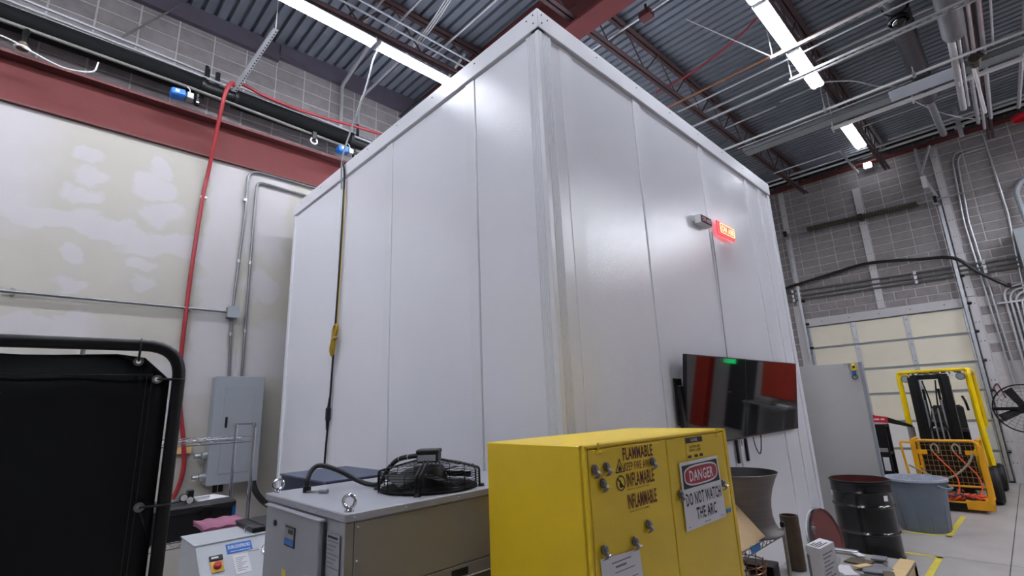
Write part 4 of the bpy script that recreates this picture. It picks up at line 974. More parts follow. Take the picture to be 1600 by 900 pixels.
MB().cyl((.21, 5.5, 6.62), (.21, 8.36, 6.6), .125, 16).build('wrap', 'ductgrey', db)
MB().cyl((.17, 8.36, 6.56), (.13, 10.9, 6.6), .045, 12).cyl((.25, 8.3, 6.6), (.2, 10.9, 6.62), .02, 10).build('bare_pipe', 'emt', db)
for k, (x, z, r, l) in enumerate(((.34, 6.7, .03, 'zinc pipe in the bundle beside the maroon joist, next to wrapped pipe'), (.40, 6.55, .022, 'slim zinc pipe in the bundle under the maroon joist'), (.52, 6.72, .03, 'outer zinc pipe of the bundle beyond the maroon joist'))):
    pipe('conduit', [(x, 6.0, z), (x - .05, 12.5, z + .2)], r, 'emt', l, n=8)
mv = tag(MB().cyl((.36, 9.15, 6.55), (.36, 9.35, 6.55), .07, 10).cyl((.30, 9.25, 6.5), (.46, 9.25, 6.6), .04, 8).build('pipe_joint', 'mossy'), 'dusty lagged pipe joint on the bundle above the cable tray', 'joint')
pipe('conduit', [(.33, 9.35, 6.5), (.36, 10.7, 6.32)], .022, 'white', 'bright white pipe section hanging past the cable tray', 'pipe')
pipe('conduit', [(.98, 6.5, 6.7), (.85, 12.5, 6.95)], .03, 'emt', 'zinc pipe alone near the picture edge beside the joist', 'pipe')
pipe('conduit', [(.62, 8.0, 6.8), (.60, 9.6, 6.85)], .014, 'white', 'short white rod hanging between the pipe bundle and lone pipe', 'rod')
hg = thing('pipe_hanger', 'vertical steel hanger plate holding the twin pale pipes', 'hanger', (.0, 13.35, 7.1))
MB().box((-.02, 13.33, 7.05), (.06, 13.37, 7.75), .006).build('plate', 'galv', hg)
MB().box((-.06, 13.3, 7.28), (.1, 13.46, 7.31), .004).build('shelf_lug', 'galv', hg)
pipe('cable', curve([(-1.37, 8.22, 6.66), (-1.0, 8.6, 6.66), (-.75, 9.0, 6.62), (-.45, 9.57, 6.72)]), .01, 'whitecable', 'pale cable sagging from the strip light to the tray', 'cable', n=6)
pipe('cable', curve([(-.45, 10.2, 6.75), (-.2, 11.0, 6.75), (.05, 11.8, 6.85), (.25, 12.6, 7.05)]), .01, 'whitecable', 'pale cable sagging beyond the corrugated sheet', 'cable', n=6)
tag(MB().lathe([(.16, 0), (.2, .02), (.2, .08), (.12, .12)], (1.0, 14.2, 7.35), 16).build('hose_reel', 'redpaint'), 'orange red round reel high by the block wall edge', 'reel')

# ================================================================== BAY DOOR IN THE FAR WALL
dx0, dx1, dzt = -3.86, -.70, 3.70
bd = struct(MB().box((dx0, YF + .07, 0), (dx1, YF + .09, dzt)).build('door_1', 'doorwhite'))
cols = [dx0, -2.84, -1.765, dx1]; seams = [0.02, .62, 1.24, 1.88, 2.49, 3.12, dzt]
for j in range(6):
    for i in range(3):
        MB().box((cols[i] + .04, YF + .035, seams[j] + .025), (cols[i + 1] - .04, YF + .07, seams[j + 1] - .02), .006).build('door_panel', 'doorpanel' if j >= 2 else 'doorwhite', bd)
    for i, x in enumerate(cols):
        MB().box((x - .045, YF + .02, seams[j] + .02), (x + .045, YF + .06, seams[j + 1] - .015), .004).build('stile', 'galv', bd)
    MB().box((dx0 - .04, YF + .025, seams[j + 1] - .022), (dx1 + .04, YF + .05, seams[j + 1] + .012), .003).build('section_rail', 'greypaint', bd)
bb = MB()
for j in range(6):
    for x in cols:
        for z in (seams[j] + .12, seams[j + 1] - .12): bb.cyl((x, YF + .012, z), (x, YF + .022, z), .012, 6)
bb.build('hinge_bolts', 'ink', bd)
tr1 = struct(MB().box((-3.98, YF - .025, 3.705), (-.61, YF - .002, 3.91), .003).build('trim_2', 'whitewood'))
tr2 = struct(MB().box((-.605, YF - .03, 0), (-.47, YF - .002, 3.91), .003).build('trim_3', 'whitewood'))
tr3 = struct(MB().box((-4.12, YF - .03, 0), (-3.92, YF - .002, 4.3), .003).build('trim_4', 'whitewood'))
MB().box((-4.9, YF - .02, 0), (-4.12, YF - .003, 2.6), .003).build('wall_board', 'whitewood', tr3)
bb = MB()
for k in range(9):
    for x in (-.57, -.51): bb.cyl((x, YF - .036, .4 + k * .42), (x, YF - .028, .4 + k * .42), .011, 6)
bb.build('bolts', 'ink', tr2)
bb = MB()
for k in range(5): bb.cyl((-3.5 + k * .62, YF - .03, 3.81), (-3.5 + k * .62, YF - .024, 3.81), .014, 6)
bb.build('bolts', 'ink', tr1)
for x0, x1, z0, z1, lab in ((-2.25, -2.10, 3.92, 7.10, 'middle white vertical board above the bay door'), (-4.0, -3.86, 4.3, 7.60, 'white vertical board by the white room, carrying the spring end'), (-.605, -.47, 3.92, 7.6, 'tall white vertical board above the bay door, by the wall conduits')):
    t = MB().box((x0, YF - .045, z0), (x1, YF - .014, z1), .003).build('wall_board', 'whitewood'); tag(t, lab, 'board')
    bb = MB()
    for k in range(int((z1 - z0) / .4)):
        for xx in (x0 + .04, x1 - .04): bb.cyl((xx, YF - .05, z0 + .2 + k * .4), (xx, YF - .044, z0 + .2 + k * .4), .010, 6)
    bb.build('bolts', 'ink', t)
for x, lab in ((-3.90, 'steel roller track beside the bay door, near the white room'), (-.66, 'steel roller track beside the bay door, near the tall white board')):
    t = thing('door_track', lab, 'track', (x, YF - .1, 0), 0, 'bay door tracks')
    MB().box((x - .04, YF - .12, .05), (x - .03, YF - .05, 6.1)).box((x - .04, YF - .12, .05), (x + .03, YF - .112, 6.1)).build('channel', 'galv', t)
    for k in range(7): MB().box((x - .05, YF - .06, .5 + k * .8), (x - .02, YF - .03, .62 + k * .8), .003).cyl((x, YF - .085, .62 + k * .63), (x + .1, YF - .05, .62 + k * .63), .03, 8).build('roller_bracket', 'blackmet', t)
to = thing('torsion_spring', 'dusty brown torsion spring on its shaft above the bay door', 'spring', (-2.2, 14.6, 6.2))
MB().cyl((-4.2, 14.62, 6.31), (.2, 14.62, 6.22), .016, 8).build('shaft', 'steel', to)
b = MB(); pts = []
for k in range(240):
    t = k / 239; a = 2 * math.pi * 40 * t; pts.append((-3.38 + 2.35 * t, 14.62 + .062 * math.cos(a), 6.293 - .05 * t + .062 * math.sin(a)))
b.tube(pts, .022, 5); b.cyl((-3.38, 14.62, 6.293), (-1.03, 14.62, 6.245), .055, 10); b.build('coil', 'mossy', to)
for x, z in ((-3.93, 6.31), (-.7, 6.24)):
    MB().lathe([(0, -.03), (.09, -.03), (.09, .03), (0, .03)], (x, 14.62, z), 14, X).build('cable_drum', 'blackmet', to)
    MB().box((x - .05, 14.6, z - .12), (x + .03, YF, z - .02), .004).build('bearing_plate', 'steel', to)
MB().box((-2.22, 14.56, 6.2), (-2.12, YF - .04, 6.34), .006).build('centre_bracket', 'blackmet', to)
for x in (-3.90, -.72): MB().cyl((x, 14.66, 6.2), (x, 14.78, 3.7), .005, 5).build('lift_cable', 'steel', to)
pipe('cable', curve([(-4.75, 14.71, 4.70), (-4.3, 14.71, 4.80), (-3.94, 14.71, 4.86), (-3.07, 14.71, 4.98), (-2.4, 14.71, 5.07), (-1.9, 14.71, 5.04), (-1.22, 14.71, 4.93), (-.66, 14.71, 4.82), (-.33, 14.70, 4.42), (.05, 14.70, 4.04), (.09, 14.70, 4.02)]), .038, 'blackrub', 'thick black cable draped across the block wall above the bay door', 'cable')
tag(MB().box((-3.97, 14.74, 4.83), (-3.86, 14.84, 4.93), .01).build('cable_clamp', 'redpaint'), 'small red clamp where the black cable meets the white board', 'clamp')
tag(MB().lathe([(0, 0), (.05, .01), (.055, .06), (0, .07)], (.06, 14.70, 4.02), 12, X).build('cable_end', 'blackrub'), 'rubber plug at the lower end of the draped black cable', 'plug')
for k, (z0, z1, lab) in enumerate(((4.72, 4.60, 'top one of three level conduits above the bay door'), (4.58, 4.50, 'middle one of three level conduits above the bay door'), (4.47, 4.40, 'lowest of three level conduits above the bay door'))):
    o = pipe('conduit', [(-4.6, YF - .06, z0), (.55, YF - .06, z1)], .024, 'emtdim', lab)
    for x in (-4.05, -1.4, -.2): MB().box((x - .03, YF - .1, z0 - .045 + (x + 4.6) * (z1 - z0) / 5.15), (x + .03, YF, z0 + .045 + (x + 4.6) * (z1 - z0) / 5.15), .004).build('strap', 'steel', o)
pipe('conduit', fillet([(.34, YF - .05, 7.28), (-.17, YF - .05, 7.28), (-.245, YF - .05, 7.1), (-.33, YF - .05, 5.6), (-.24, YF - .05, 1.9)], .2), .019, 'emt', 'zinc conduit bending down the block wall, outer of the close pair')
pipe('conduit', fillet([(.34, YF - .05, 7.2), (-.09, YF - .05, 7.2), (-.165, YF - .05, 7.05), (-.25, YF - .05, 5.6), (-.16, YF - .05, 1.9)], .2), .019, 'emt', 'zinc conduit bending down the block wall, inner of the close pair')
pipe('conduit', [(.36, YF - .05, 7.5), (.385, YF - .05, 5.6), (.27, YF - .05, 3.6), (.27, YF - .05, 1.9)], .019, 'emt', 'single zinc conduit running down beside the pale steel box')
for k, lab in enumerate(('first looping conduit of the nest beside the bay door', 'second looping conduit of the nest beside the bay door', 'third looping conduit of the nest beside the bay door', 'fourth looping conduit of the nest beside the bay door')):
    pipe('conduit', fillet([(-.02 + .075 * k, YF - .06, 1.7), (-.02 + .075 * k, YF - .06, 4.0 - .075 * k), (.8, YF - .06, 4.08 - .075 * k)], .22), .022, 'emt', lab)
tag(MB().box((-.16, YF - .1, 3.66), (.5, YF - .02, 3.70), .004).build('pipe_strap', 'galv'), 'steel strap bar holding the nest of looping conduits', 'strap')
eb = thing('steel_box', 'pale steel box with a pipe elbow, high on the block wall at the frame edge', 'box', (.7, 14.6, 4.4))
MB().box((.37, YF - .4, 4.3), (1.3, YF, 5.15), .008).build('housing', 'pan', eb)
MB().tube(fillet([(.62, YF - .2, 5.15), (.58, YF - .2, 6.05), (.85, YF - .2, 6.3), (1.1, YF - .2, 6.3)], .25), .05, 10).build('elbow_pipe', 'greypaint', eb)
br = thing('corner_bracket', 'steel brace with an open angle under the red flange beside the tall board', 'bracket', (-.75, 14.7, 6.8))
MB().tube([(-.56, 14.7, 7.6), (-.82, 14.7, 6.98), (-.66, 14.66, 6.3)], .03, 6).build('brace', 'galv', br)
MB().box((-.86, 14.7, 6.95), (-.80, 14.76, 7.64), .004).build('upright', 'galv', br)
tag(MB().box((-.86, 14.62, 6.58), (-.76, 14.8, 6.88), .006).build('sensor_box', 'white'), 'small white box fixed beside the tall board brace', 'box')

# ================================================================== GREY LEAF AND THE CART BEHIND THE DRUM
gb = thing('grey_door_leaf', 'tall plain grey door leaf standing on edge behind the drum', 'door leaf', (-2.0, 8.4, 0))
MB().box((-2.60, 8.385, .02), (-1.635, 8.43, 2.352), .003).build('leaf', 'greyboard', gb)
MB().box((-1.635, 8.38, .02), (-1.60, 8.435, 2.352), .003).build('edge_strip', 'greypaint', gb)
MB().box((-2.6, 8.38, 0), (-1.60, 8.435, .02)).build('bottom_rail', 'greypaint', gb)
tm = thing('clip_gadget', 'small yellow clip-on gadget with chrome loop hung on the grey leaf', 'gadget', (-1.68, 8.36, 2.2))
MB().box((-1.715, 8.352, 2.235), (-1.665, 8.383, 2.335), .008).build('body', 'forkyellow', tm)
MB().box((-1.705, 8.349, 2.27), (-1.675, 8.352, 2.305)).build('face', 'ink', tm)
MB().tube([(-1.77, 8.37, 2.34), (-1.76, 8.365, 2.28), (-1.755, 8.37, 2.22)], .010, 6).box((-1.80, 8.365, 2.325), (-1.73, 8.382, 2.345), .003).build('chrome_clip', 'chrome', tm)
MB().box((-1.73, 8.36, 2.18), (-1.68, 8.38, 2.235), .006).build('blue_block', 'blue', tm)
MB().tube([(-1.70 + .035 * math.cos(a), 8.365, 2.15 + .03 * math.sin(a)) for a in [2 * math.pi * k / 14 for k in range(14)]], .005, 6, True).build('loop', 'blackrub', tm)
ca = thing('tool_cart', 'narrow black steel cart standing behind the grey leaf edge', 'cart', (-1.7, 10.07, 0))
MB().box((-1.92, 9.92, .12), (-1.75, 9.96, 1.42), .006).box((-1.92, 10.22, .12), (-1.75, 10.26, 1.42), .006).build('side_panel', 'blackmet', ca)
for z in (.14, .62, .95, 1.38): MB().box((-1.91, 9.94, z), (-1.76, 10.24, z + .04), .004).build('shelf', 'blackmet', ca)
MB().box((-1.905, 9.912, 1.0), (-1.77, 9.922, 1.06), .003).build('label_bar', 'steel', ca)
MB().box((-1.86, 9.912, .72), (-1.78, 9.919, .92)).build('white_card', 'paper', ca)
for x in (-1.87, -1.79):
    for y in (9.97, 10.21): MB().lathe([(0, -.015), (.06, -.015), (.06, .015), (0, .015)], (x, y, .06), 12, X).build('caster', 'blackrub', ca)
rt_ = thing('red_tool', 'long flat red tool with black blade lying across the black cart', 'tool', (-1.7, 9.95, 1.40))
MB().prism([(-1.94, 9.95, 1.46), (-1.94, 9.95, 1.60), (-1.86, 9.95, 1.56), (-1.70, 9.95, 1.535), (-1.70, 9.95, 1.44), (-1.86, 9.95, 1.455)], (0, .035, 0)).build('handle', 'redpaint', rt_)
MB().prism([(-1.70, 9.955, 1.53), (-1.70, 9.955, 1.445), (-1.40, 9.955, 1.37), (-1.40, 9.955, 1.41)], (0, .022, 0)).build('blade', 'blackmet', rt_)
for x, w_ in ((-1.88, .07), (-1.79, .05)): MB().box((x, 9.9485, 1.49), (x + w_, 9.9502, 1.515)).build('print_mark', 'paper', rt_)

# ================================================================== DRUM, ITS LID, THE GREY BIN
dm = thing('steel_drum', 'open glossy black steel drum with a dark red inside', 'drum', (-1.745, 7.70, 0))
prof = [(0, .02), (0.3135, .02), (0.3212, 0), (0.3278, .02), (0.3168, .04), (0.3168, .27), (0.3256, .28), (0.3322, .29), (0.3256, .30), (0.3168, .31), (0.3168, .57), (0.3256, .58), (0.3322, .59), (0.3256, .60), (0.3168, .61), (0.3168, .74), (0.3234, .75), (0.3168, .76), (0.3168, .855)]
MB().lathe(prof, (-1.745, 7.70, 0), 40).build('shell', 'drum', dm)
MB().lathe([(0.3168, .855), (0.3278, .865), (0.3278, .878), (0.3124, .884), (0.3080, .87)], (-1.745, 7.70, 0), 40).build('rim', 'blackmet', dm)
MB().lathe([(0.3086, .875), (0.3102, .05), (0, .04)], (-1.745, 7.70, 0), 40).build('lining', 'maroon', dm)
for a, z in ((math.radians(205), .68), (math.radians(-30), .66)):
    MB().box((-.028, -.002, 0), (.028, .003, .06), 0, Matrix.Rotation(a + math.pi / 2, 3, 'Z'), (0, 0, 0)).build('label', 'paper', dm).location = V((.319 * math.cos(a), .319 * math.sin(a), z)) + V((-1.745, 7.70, 0))
ld = thing('drum_lid', 'dark red round drum lid with its clamp ring leaning on the white room', 'lid', (-1.8, 6.6, 0))
lc_ = V((-1.86, 6.48, .42)); ln_ = V((.95, -.16, .2)).normalized()
MB().lathe([(0, .0), (.26, .0), (.275, .012), (.285, .012), (.285, -.004), (0, -.012)], lc_, 36, ln_).build('plate', 'maroon', ld)
rn = ln_.orthogonal().normalized(); rb_ = ln_.cross(rn)
MB().tube([lc_ - ln_ * .02 + V((-.01, -.07, -.01)) + (rn * math.cos(a) + rb_ * math.sin(a)) * .30 for a in [2 * math.pi * k / 36 for k in range(36)]], .014, 8, True).build('clamp_ring', 'steel', ld)
MB().box(lc_ + V((-.05, -.33, .12)), lc_ + V((-.01, -.30, .16)), .006).cyl(lc_ + V((-.03, -.315, .08)), lc_ + V((-.035, -.30, .2)), .009, 8).build('ring_bolt', 'clipm', ld)
tag(MB().box((-1.94, 6.3, 0), (-1.66, 6.75, .098), .004).build('wood_block', 'woodgrey'), 'wooden block under the leaning drum lid', 'block')
gc = thing('waste_bin', 'grey ribbed plastic waste bin with a clear liner', 'bin', (-1.45, 9.5, 0))
bc = (-1.45, 9.5, 0)
MB().lathe([(0, .02), (0.2795, .0), (0.2886, .02), (0.3406, .56), (0.3406, .60), (0.3536, .60), (0.3575, .655)], bc, 36).build('body', 'canm', gc)
MB().lathe([(0.3406, .655), (0.3731, .655), (0.3783, .668), (0.3731, .69), (0.3510, .694), (0.3458, .67)], bc, 36).build('rim', 'canm', gc)
b = MB(); prof = []
A = []
for i, (r, z) in enumerate(((0.3796, .672), (0.3783, .699), (0.3484, .70), (0.3354, .62), (0.2860, .2), (0, .12))): A.append((r, z))
b.lathe(A, bc, 30); lo_ = b.build('bin_liner', 'liner', gc)
for k in range(10):
    a = 2 * math.pi * k / 10 + .2; c_, s_ = math.cos(a), math.sin(a)
    MB().prism([(bc[0] + 0.2847 * c_ - .012 * s_, bc[1] + 0.2847 * s_ + .012 * c_, .02), (bc[0] + 0.2847 * c_ + .012 * s_, bc[1] + 0.2847 * s_ - .012 * c_, .02), (bc[0] + 0.2977 * c_ + .012 * s_, bc[1] + 0.2977 * s_ - .012 * c_, .02), (bc[0] + 0.2977 * c_ - .012 * s_, bc[1] + 0.2977 * s_ + .012 * c_, .02)], (.042 * c_, .042 * s_, .56)).build('rib', 'canm', gc)
for a in (math.radians(-28), math.radians(152)):
    c_, s_ = math.cos(a), math.sin(a); P = lambda r, o, z: (bc[0] + r * c_ - o * s_, bc[1] + r * s_ + o * c_, z)
    MB().tube([P(0.3575, -.09, .63), P(0.4355, -.075, .60), P(0.4485, 0, .595), P(0.4355, .075, .60), P(0.3575, .09, .63)], .016, 8).build('handle', 'canm', gc)

# ================================================================== FORKLIFT WITH A MAN BASKET
fk = thing('forklift', 'yellow forklift truck with black mast facing the workshop', 'forklift', (-1.26, 12.8, 0))
gx0, gx1, gy, gz = -1.76, -.76, 12.2, 2.26
for x in (gx0, gx1):
    MB().tube(fillet([(x + (.03 if x > -1 else 0), gy - .05, .62), (x, gy, 1.5), (x, gy, gz), (x, gy + 1.1, gz - .02)], .12), .046, 8).build('guard_post', 'forkyellow', fk)
    MB().tube([(x, gy + 1.1, gz - .06), (x, gy + 1.35, 1.2)], .04, 8).build('guard_rear_post', 'forkyellow', fk)
MB().box((gx0, gy - .04, gz - .01), (gx1, gy + .04, gz + .045), .015).build('guard_header', 'forkyellow', fk)
for k in range(5): MB().box((gx0 + .14 + k * .165, gy, gz - .03), (gx0 + .18 + k * .165, gy + 1.15, gz + .01), .004).build('guard_bar', 'blackmet', fk)
my = 11.85
for x, s in ((-1.535, -1), (-1.06, 1)):
    MB().box((x - .055, my - .04, .12), (x + .055, my + .14, 2.17), .01).build('outer_rail', 'blackmet', fk)
    MB().box((x - s * .055 - .04, my - .02, .15), (x - s * .055 + .04, my + .10, 2.21), .008).build('inner_rail', 'blackmet', fk)
    MB().box((x - s * .13 - .018, my + .05, .15), (x - s * .13 + .018, my + .10, 1.95), .008).build('third_rail', 'blackmet', fk)
    MB().cyl((x - s * .115, my + .02, .2), (x - s * .115, my + .02, 1.75), .02, 10).build('lift_cylinder', 'steel', fk)
MB().box((-1.68, my - .06, .25), (-.90, my - .045, 1.02), .003).build('load_backrest', 'blackmet', fk)
for z in (.75, 1.28, 2.12): MB().box((-1.56, my + .06, z), (-1.02, my + .11, z + .085), .006).build('mast_tie', 'blackmet', fk)
MB().cyl((-1.29, my + .02, .2), (-1.29, my + .02, 1.1), .03, 10).build('centre_cylinder', 'blackmet', fk)
for x in (-1.33, -1.25): MB().box((x - .012, my - .03, .3), (x + .012, my - .02, 1.6)).build('lift_chain', 'steel', fk)
for x, d_ in ((-1.39, .05), (-1.2, -.04)): MB().tube(curve([(x, my + .05, 2.1), (x + d_, my + .02, 1.6), (x - d_, my, 1.1), (x, my, .6)]), .013, 6).build('hydraulic_hose', 'blackrub', fk)
MB().box((-1.70, my - .12, .38), (-.88, my - .07, .46), .004).box((-1.70, my - .12, .92), (-.88, my - .07, 1.02), .004).box((-1.68, my - .11, .4), (-1.6, my - .07, 1.0)).box((-.98, my - .11, .4), (-.9, my - .07, 1.0)).build('carriage', 'blackmet', fk)
MB().box((-1.68, 12.25, .30), (-.84, 14.2, .95), .06).build('body', 'forkyellow', fk)
MB().box((-1.62, 12.3, .95), (-.9, 12.62, 1.22), .05).build('dash', 'blackmet', fk)
MB().box((-1.52, 12.95, .95), (-1.02, 13.45, 1.10), .05).box((-1.52, 13.35, 1.08), (-1.02, 13.5, 1.62), .05).build('seat', 'vinyl', fk)
MB().tube([(-1.27 + .17 * math.cos(a), 12.72 + .07 * math.sin(a), 1.38 + .15 * math.sin(a)) for a in [2 * math.pi * k / 20 for k in range(20)]], .016, 6, True).cyl((-1.27, 12.62, 1.15), (-1.27, 12.72, 1.38), .02, 8).build('steering_wheel', 'blackpl', fk)
for x in (-1.66, -.86):
    for y, r in ((12.15, .30), (13.7, .25)):
        MB().lathe([(0, -.09), (r * .5, -.09), (r * .55, -.06), (r * .9, -.1), (r, -.06), (r, .06), (r * .9, .1), (r * .55, .06), (r * .5, .09), (0, .09)], (x + (.08 if x > -1 else -.0), y, r), 24, X).build('tyre', 'blackrub', fk)
for x, s in ((gx0 + .10, 1), (gx1 - .10, -1)):
    lm_ = MB().lathe([(0, -.02), (.062, -.02), (.068, 0), (.062, .03)], (x, gy - .06, gz - .11), 16, (0, -1, 0)).build('work_lamp', 'blackmet', fk)
    MB().lathe([(0, .028), (.058, .026)], (x, gy - .06, gz - .11), 16, (0, -1, 0)).build('lamp_lens', 'lcd', lm_)
    for d_ in (.09, .17): MB().cyl((x + s * d_, gy - .06, gz - .02), (x + s * d_, gy - .06, gz - .1), .02, 8).build('indicator', 'white', fk)
for x, mt_ in ((-1.72, 'chrome'), (-.86, 'paper')):
    MB().box((x - .04, 11.88, 1.05), (x + .07, 11.90, 1.28), .003).build('load_plate', mt_, fk)
MB().box((-1.62, 11.88, 1.05), (-1.55, 11.90, 1.25), .003).build('load_plate', 'paper', fk)
MB().tube(curve([(-.90, 12.1, 1.80), (-.87, 12.05, 1.7), (-.86, 12.08, 1.55)]), .02, 6).build('mirror_arm', 'blackmet', fk)

bk = thing('man_basket', 'amber forklift work basket with mesh front and orange straps', 'basket', (-1.4, 11.4, 0))
bx0, bx1, by0, by1 = -1.63, -.79, 11.07, 11.72
MB().box((bx0 - .2, by0, .13), (bx1 + .02, by1, .16), .004).build('platform', 'basket', bk)
MB().box((bx1 - .30, by0 - .012, .05), (bx1 + .03, by0 + .01, .19), .004).build('toe_board', 'basket', bk)
MB().box((bx0 - .2, by0 - .01, .05), (bx1 - .30, by0 + .01, .14), .004).build('dark_sill', 'blackmet', bk)
MB().tube(fillet([(bx0 + .02, by0, .16), (bx0 + .02, by0, 1.10), (bx1, by0, 1.10), (bx1 + .015, by0, .16)], .09), .024, 10).build('front_frame', 'basket', bk)
MB().box((bx1 - .02, by0 - .02, .14), (bx1 + .045, by0 + .04, 1.02), .006).build('corner_post', 'basket', bk)
MB().box((bx0 - .015, by0 - .02, .14), (bx0 + .055, by0 + .04, 1.08), .006).build('corner_post', 'basket', bk)
MB().tube([(bx0, by0, .40), (bx1, by0, .40)], .016, 8).build('mesh_bottom_rail', 'basket', bk)
for x in (bx0 + .02, bx1 - .17): MB().box((x, by0 - .012, .88), (x + .17, by0 + .012, .95), .003).build('gusset', 'basket', bk)
for x in (bx0, bx1):
    MB().tube(fillet([(x, by0, 1.10), (x, by1, 1.10), (x, by1, .16)], .08), .022, 8).build('side_rail', 'basket', bk)
    MB().tube([(x, by0, .62), (x, by1, .62)], .018, 8).build('mid_rail', 'basket', bk)
MB().tube(fillet([(bx0 - .01, by0 + .05, 1.06), (bx0 - .16, by0 + .02, 1.08), (bx0 - .12, by0 + .02, .50), (bx0, by0 + .05, .52)], .05), .018, 8).build('gate_loop', 'basket', bk)
wr0 = MB().cyl((bx0 + .05, by0 + .012, .40), (bx0 + .05, by0 + .012, 1.09), .0042, 5).build('mesh_wire', 'meshm', bk)
k = 1
while bx0 + .05 + k * .064 < bx1 - .02: inst(wr0, 'mesh_wire', (k * .064, 0, 0), bk); k += 1
wr1 = MB().cyl((bx0 + .03, by0 + .006, .455), (bx1 - .01, by0 + .006, .455), .0042, 5).build('mesh_wire', 'meshm', bk)
for k in range(1, 8): inst(wr1, 'mesh_wire', (0, 0, k * .082), bk)
for k in range(4): MB().cyl((bx0 + .08 + k * .22, by0 + .2, .10), (bx0 + .12 + k * .22, by0 + .2, .10), .055, 12).build('caster', 'blackrub', bk)
hs_ = thing('lifting_strap', 'orange safety strap hanging over the basket rail, first of two', 'strap', (-1.4, 11.03, .5), 0, 'orange straps on the basket')
def strap_line(t, x):
    MB().tube(curve([(x, by0 - .03, .92), (x - .015, by0 - .03, 1.0), (x + .03, by0 - .03, 1.05), (x + .075, by0 - .03, 1.0), (x + .07, by0 - .03, .9)]), .013, 7).build('grey_loop', 'straprope', t)
    MB().tube(curve([(x, by0 - .03, .92), (x + .09, by0 - .04, .78), (x + .22, by0 - .05, .58), (x + .24, by0 - .06, .40), (x + .20, by0 - .1, .28)]), .011, 6).build('orange_line', 'orange', t)
strap_line(hs_, -1.36)
h2 = thing('lifting_strap', 'orange safety strap hanging over the basket rail, nearer the corner post', 'strap', (-1.1, 11.03, .5), 0, 'orange straps on the basket'); strap_line(h2, -1.09)
hp_ = thing('strap_pile', 'heap of orange webbing straps on the basket platform', 'straps', (-1.2, 11.3, .16))
random.seed(11)
for k in range(26):
    x = random.uniform(-1.5, -1.1); y = random.uniform(11.12, 11.4); pts = []
    for i in range(7): pts.append((x + i * random.uniform(.03, .06), y + random.uniform(-.08, .08), .175 + random.uniform(0, .07)))
    MB().tube(curve(pts, 3), .016, 5).build('webbing', 'orange' if k % 6 else 'navyside', hp_)
pipe('rope', curve([(-1.72, 11.02, .70), (-1.55, 11.03, .60), (-1.35, 11.03, .50), (-1.15, 11.03, .56), (-.95, 11.03, .75), (-.86, 11.03, .92)]), .016, 'straprope', 'grey rope slung across the basket mesh', 'rope', n=6)

# ================================================================== FAN AT THE FAR WALL
pf = thing('pedestal_fan', 'large black caged pedestal fan beside the bay door', 'fan', (-.2, 13.9, 0))
fc = V((-.16, 13.2, 1.53)); fa = V((0, -1, 0))
MB().tube([fc + V((.43 * math.cos(a), 0, .43 * math.sin(a))) for a in [2 * math.pi * k / 36 for k in range(36)]], .012, 6, True).build('guard_rim', 'blackmet', pf)
b = MB()
for r in (.1, .17, .24, .31, .37): b.tube([fc + V((r * math.cos(a), -.08 * (1 - r / .43), r * math.sin(a))) for a in [2 * math.pi * k / 30 for k in range(30)]], .003, 4, True)
for k in range(24):
    a = 2 * math.pi * k / 24; b.cyl(fc + V((.43 * math.cos(a), 0, .43 * math.sin(a))), fc + V((.08 * math.cos(a), -.07, .08 * math.sin(a))), .0028, 4)
b.build('guard_wires', 'blackmet', pf)
for k in range(4):
    a = math.radians(20 + 90 * k); d_ = V((math.cos(a), 0, math.sin(a))); p_ = V((-math.sin(a), 0, math.cos(a)))
    MB().prism([fc + d_ * .07 - p_ * .05 + V((0, .06, 0)), fc + d_ * .40 - p_ * .03 + V((0, .08, 0)), fc + d_ * .38 + p_ * .11 + V((0, .02, 0)), fc + d_ * .07 + p_ * .06 + V((0, .03, 0))], (0, .006, 0)).build('blade', 'blackmet', pf)
MB().cyl(fc + V((0, -.06, 0)), fc + V((0, .25, 0)), .09, 16).build('motor', 'blackmet', pf)
MB().box(fc + V((-.45, .03, -.03)), fc + V((.45, .06, .03)), .004).build('motor_bar', 'blackmet', pf)
MB().cyl((-.16, 13.35, .04), (-.16, 13.35, 1.5), .03, 10).build('pole', 'blackmet', pf)
MB().lathe([(0, .06), (.06, .05), (.3, .03), (.32, 0), (0, 0)], (-.16, 13.35, 0), 24).build('base', 'blackmet', pf)
pipe('hook_wire', curve([(-.53, YF - .05, 1.75), (-.56, YF - .05, 1.92), (-.5, YF - .05, 2.0), (-.46, YF - .05, 1.88), (-.42, YF - .05, 1.7)]), .012, 'redshade', 'small dark red hook of wire on the white door jamb', 'hook', n=6)

# ================================================================== FLOOR TAPE
def tape_line(pts, lab):
    b = MB(); pts = [V((*p, 0)) for p in pts]
    for a, c in zip(pts, pts[1:]):
        d_ = (c - a).normalized(); n_ = V((-d_.y, d_.x, 0)) * .032; a2 = a - d_ * .032; c2 = c + d_ * .032
        b.prism([a2 - n_ + Z * .0005, c2 - n_ + Z * .0005, c2 + n_ + Z * .0005, a2 + n_ + Z * .0005], (0, 0, .0012))
    tag(b.build('floor_tape', 'tape'), lab, 'floor tape', 'yellow floor tape')
tape_line([(-2.2, 9.16), (-1.17, 9.20), (-1.13, 10.7)], 'yellow tape corner on the concrete around the grey bin')
tape_line([(-1.9, 8.04), (-1.15, 8.02), (-1.17, 6.0)], 'yellow tape corner on the concrete by the black drum and bench')

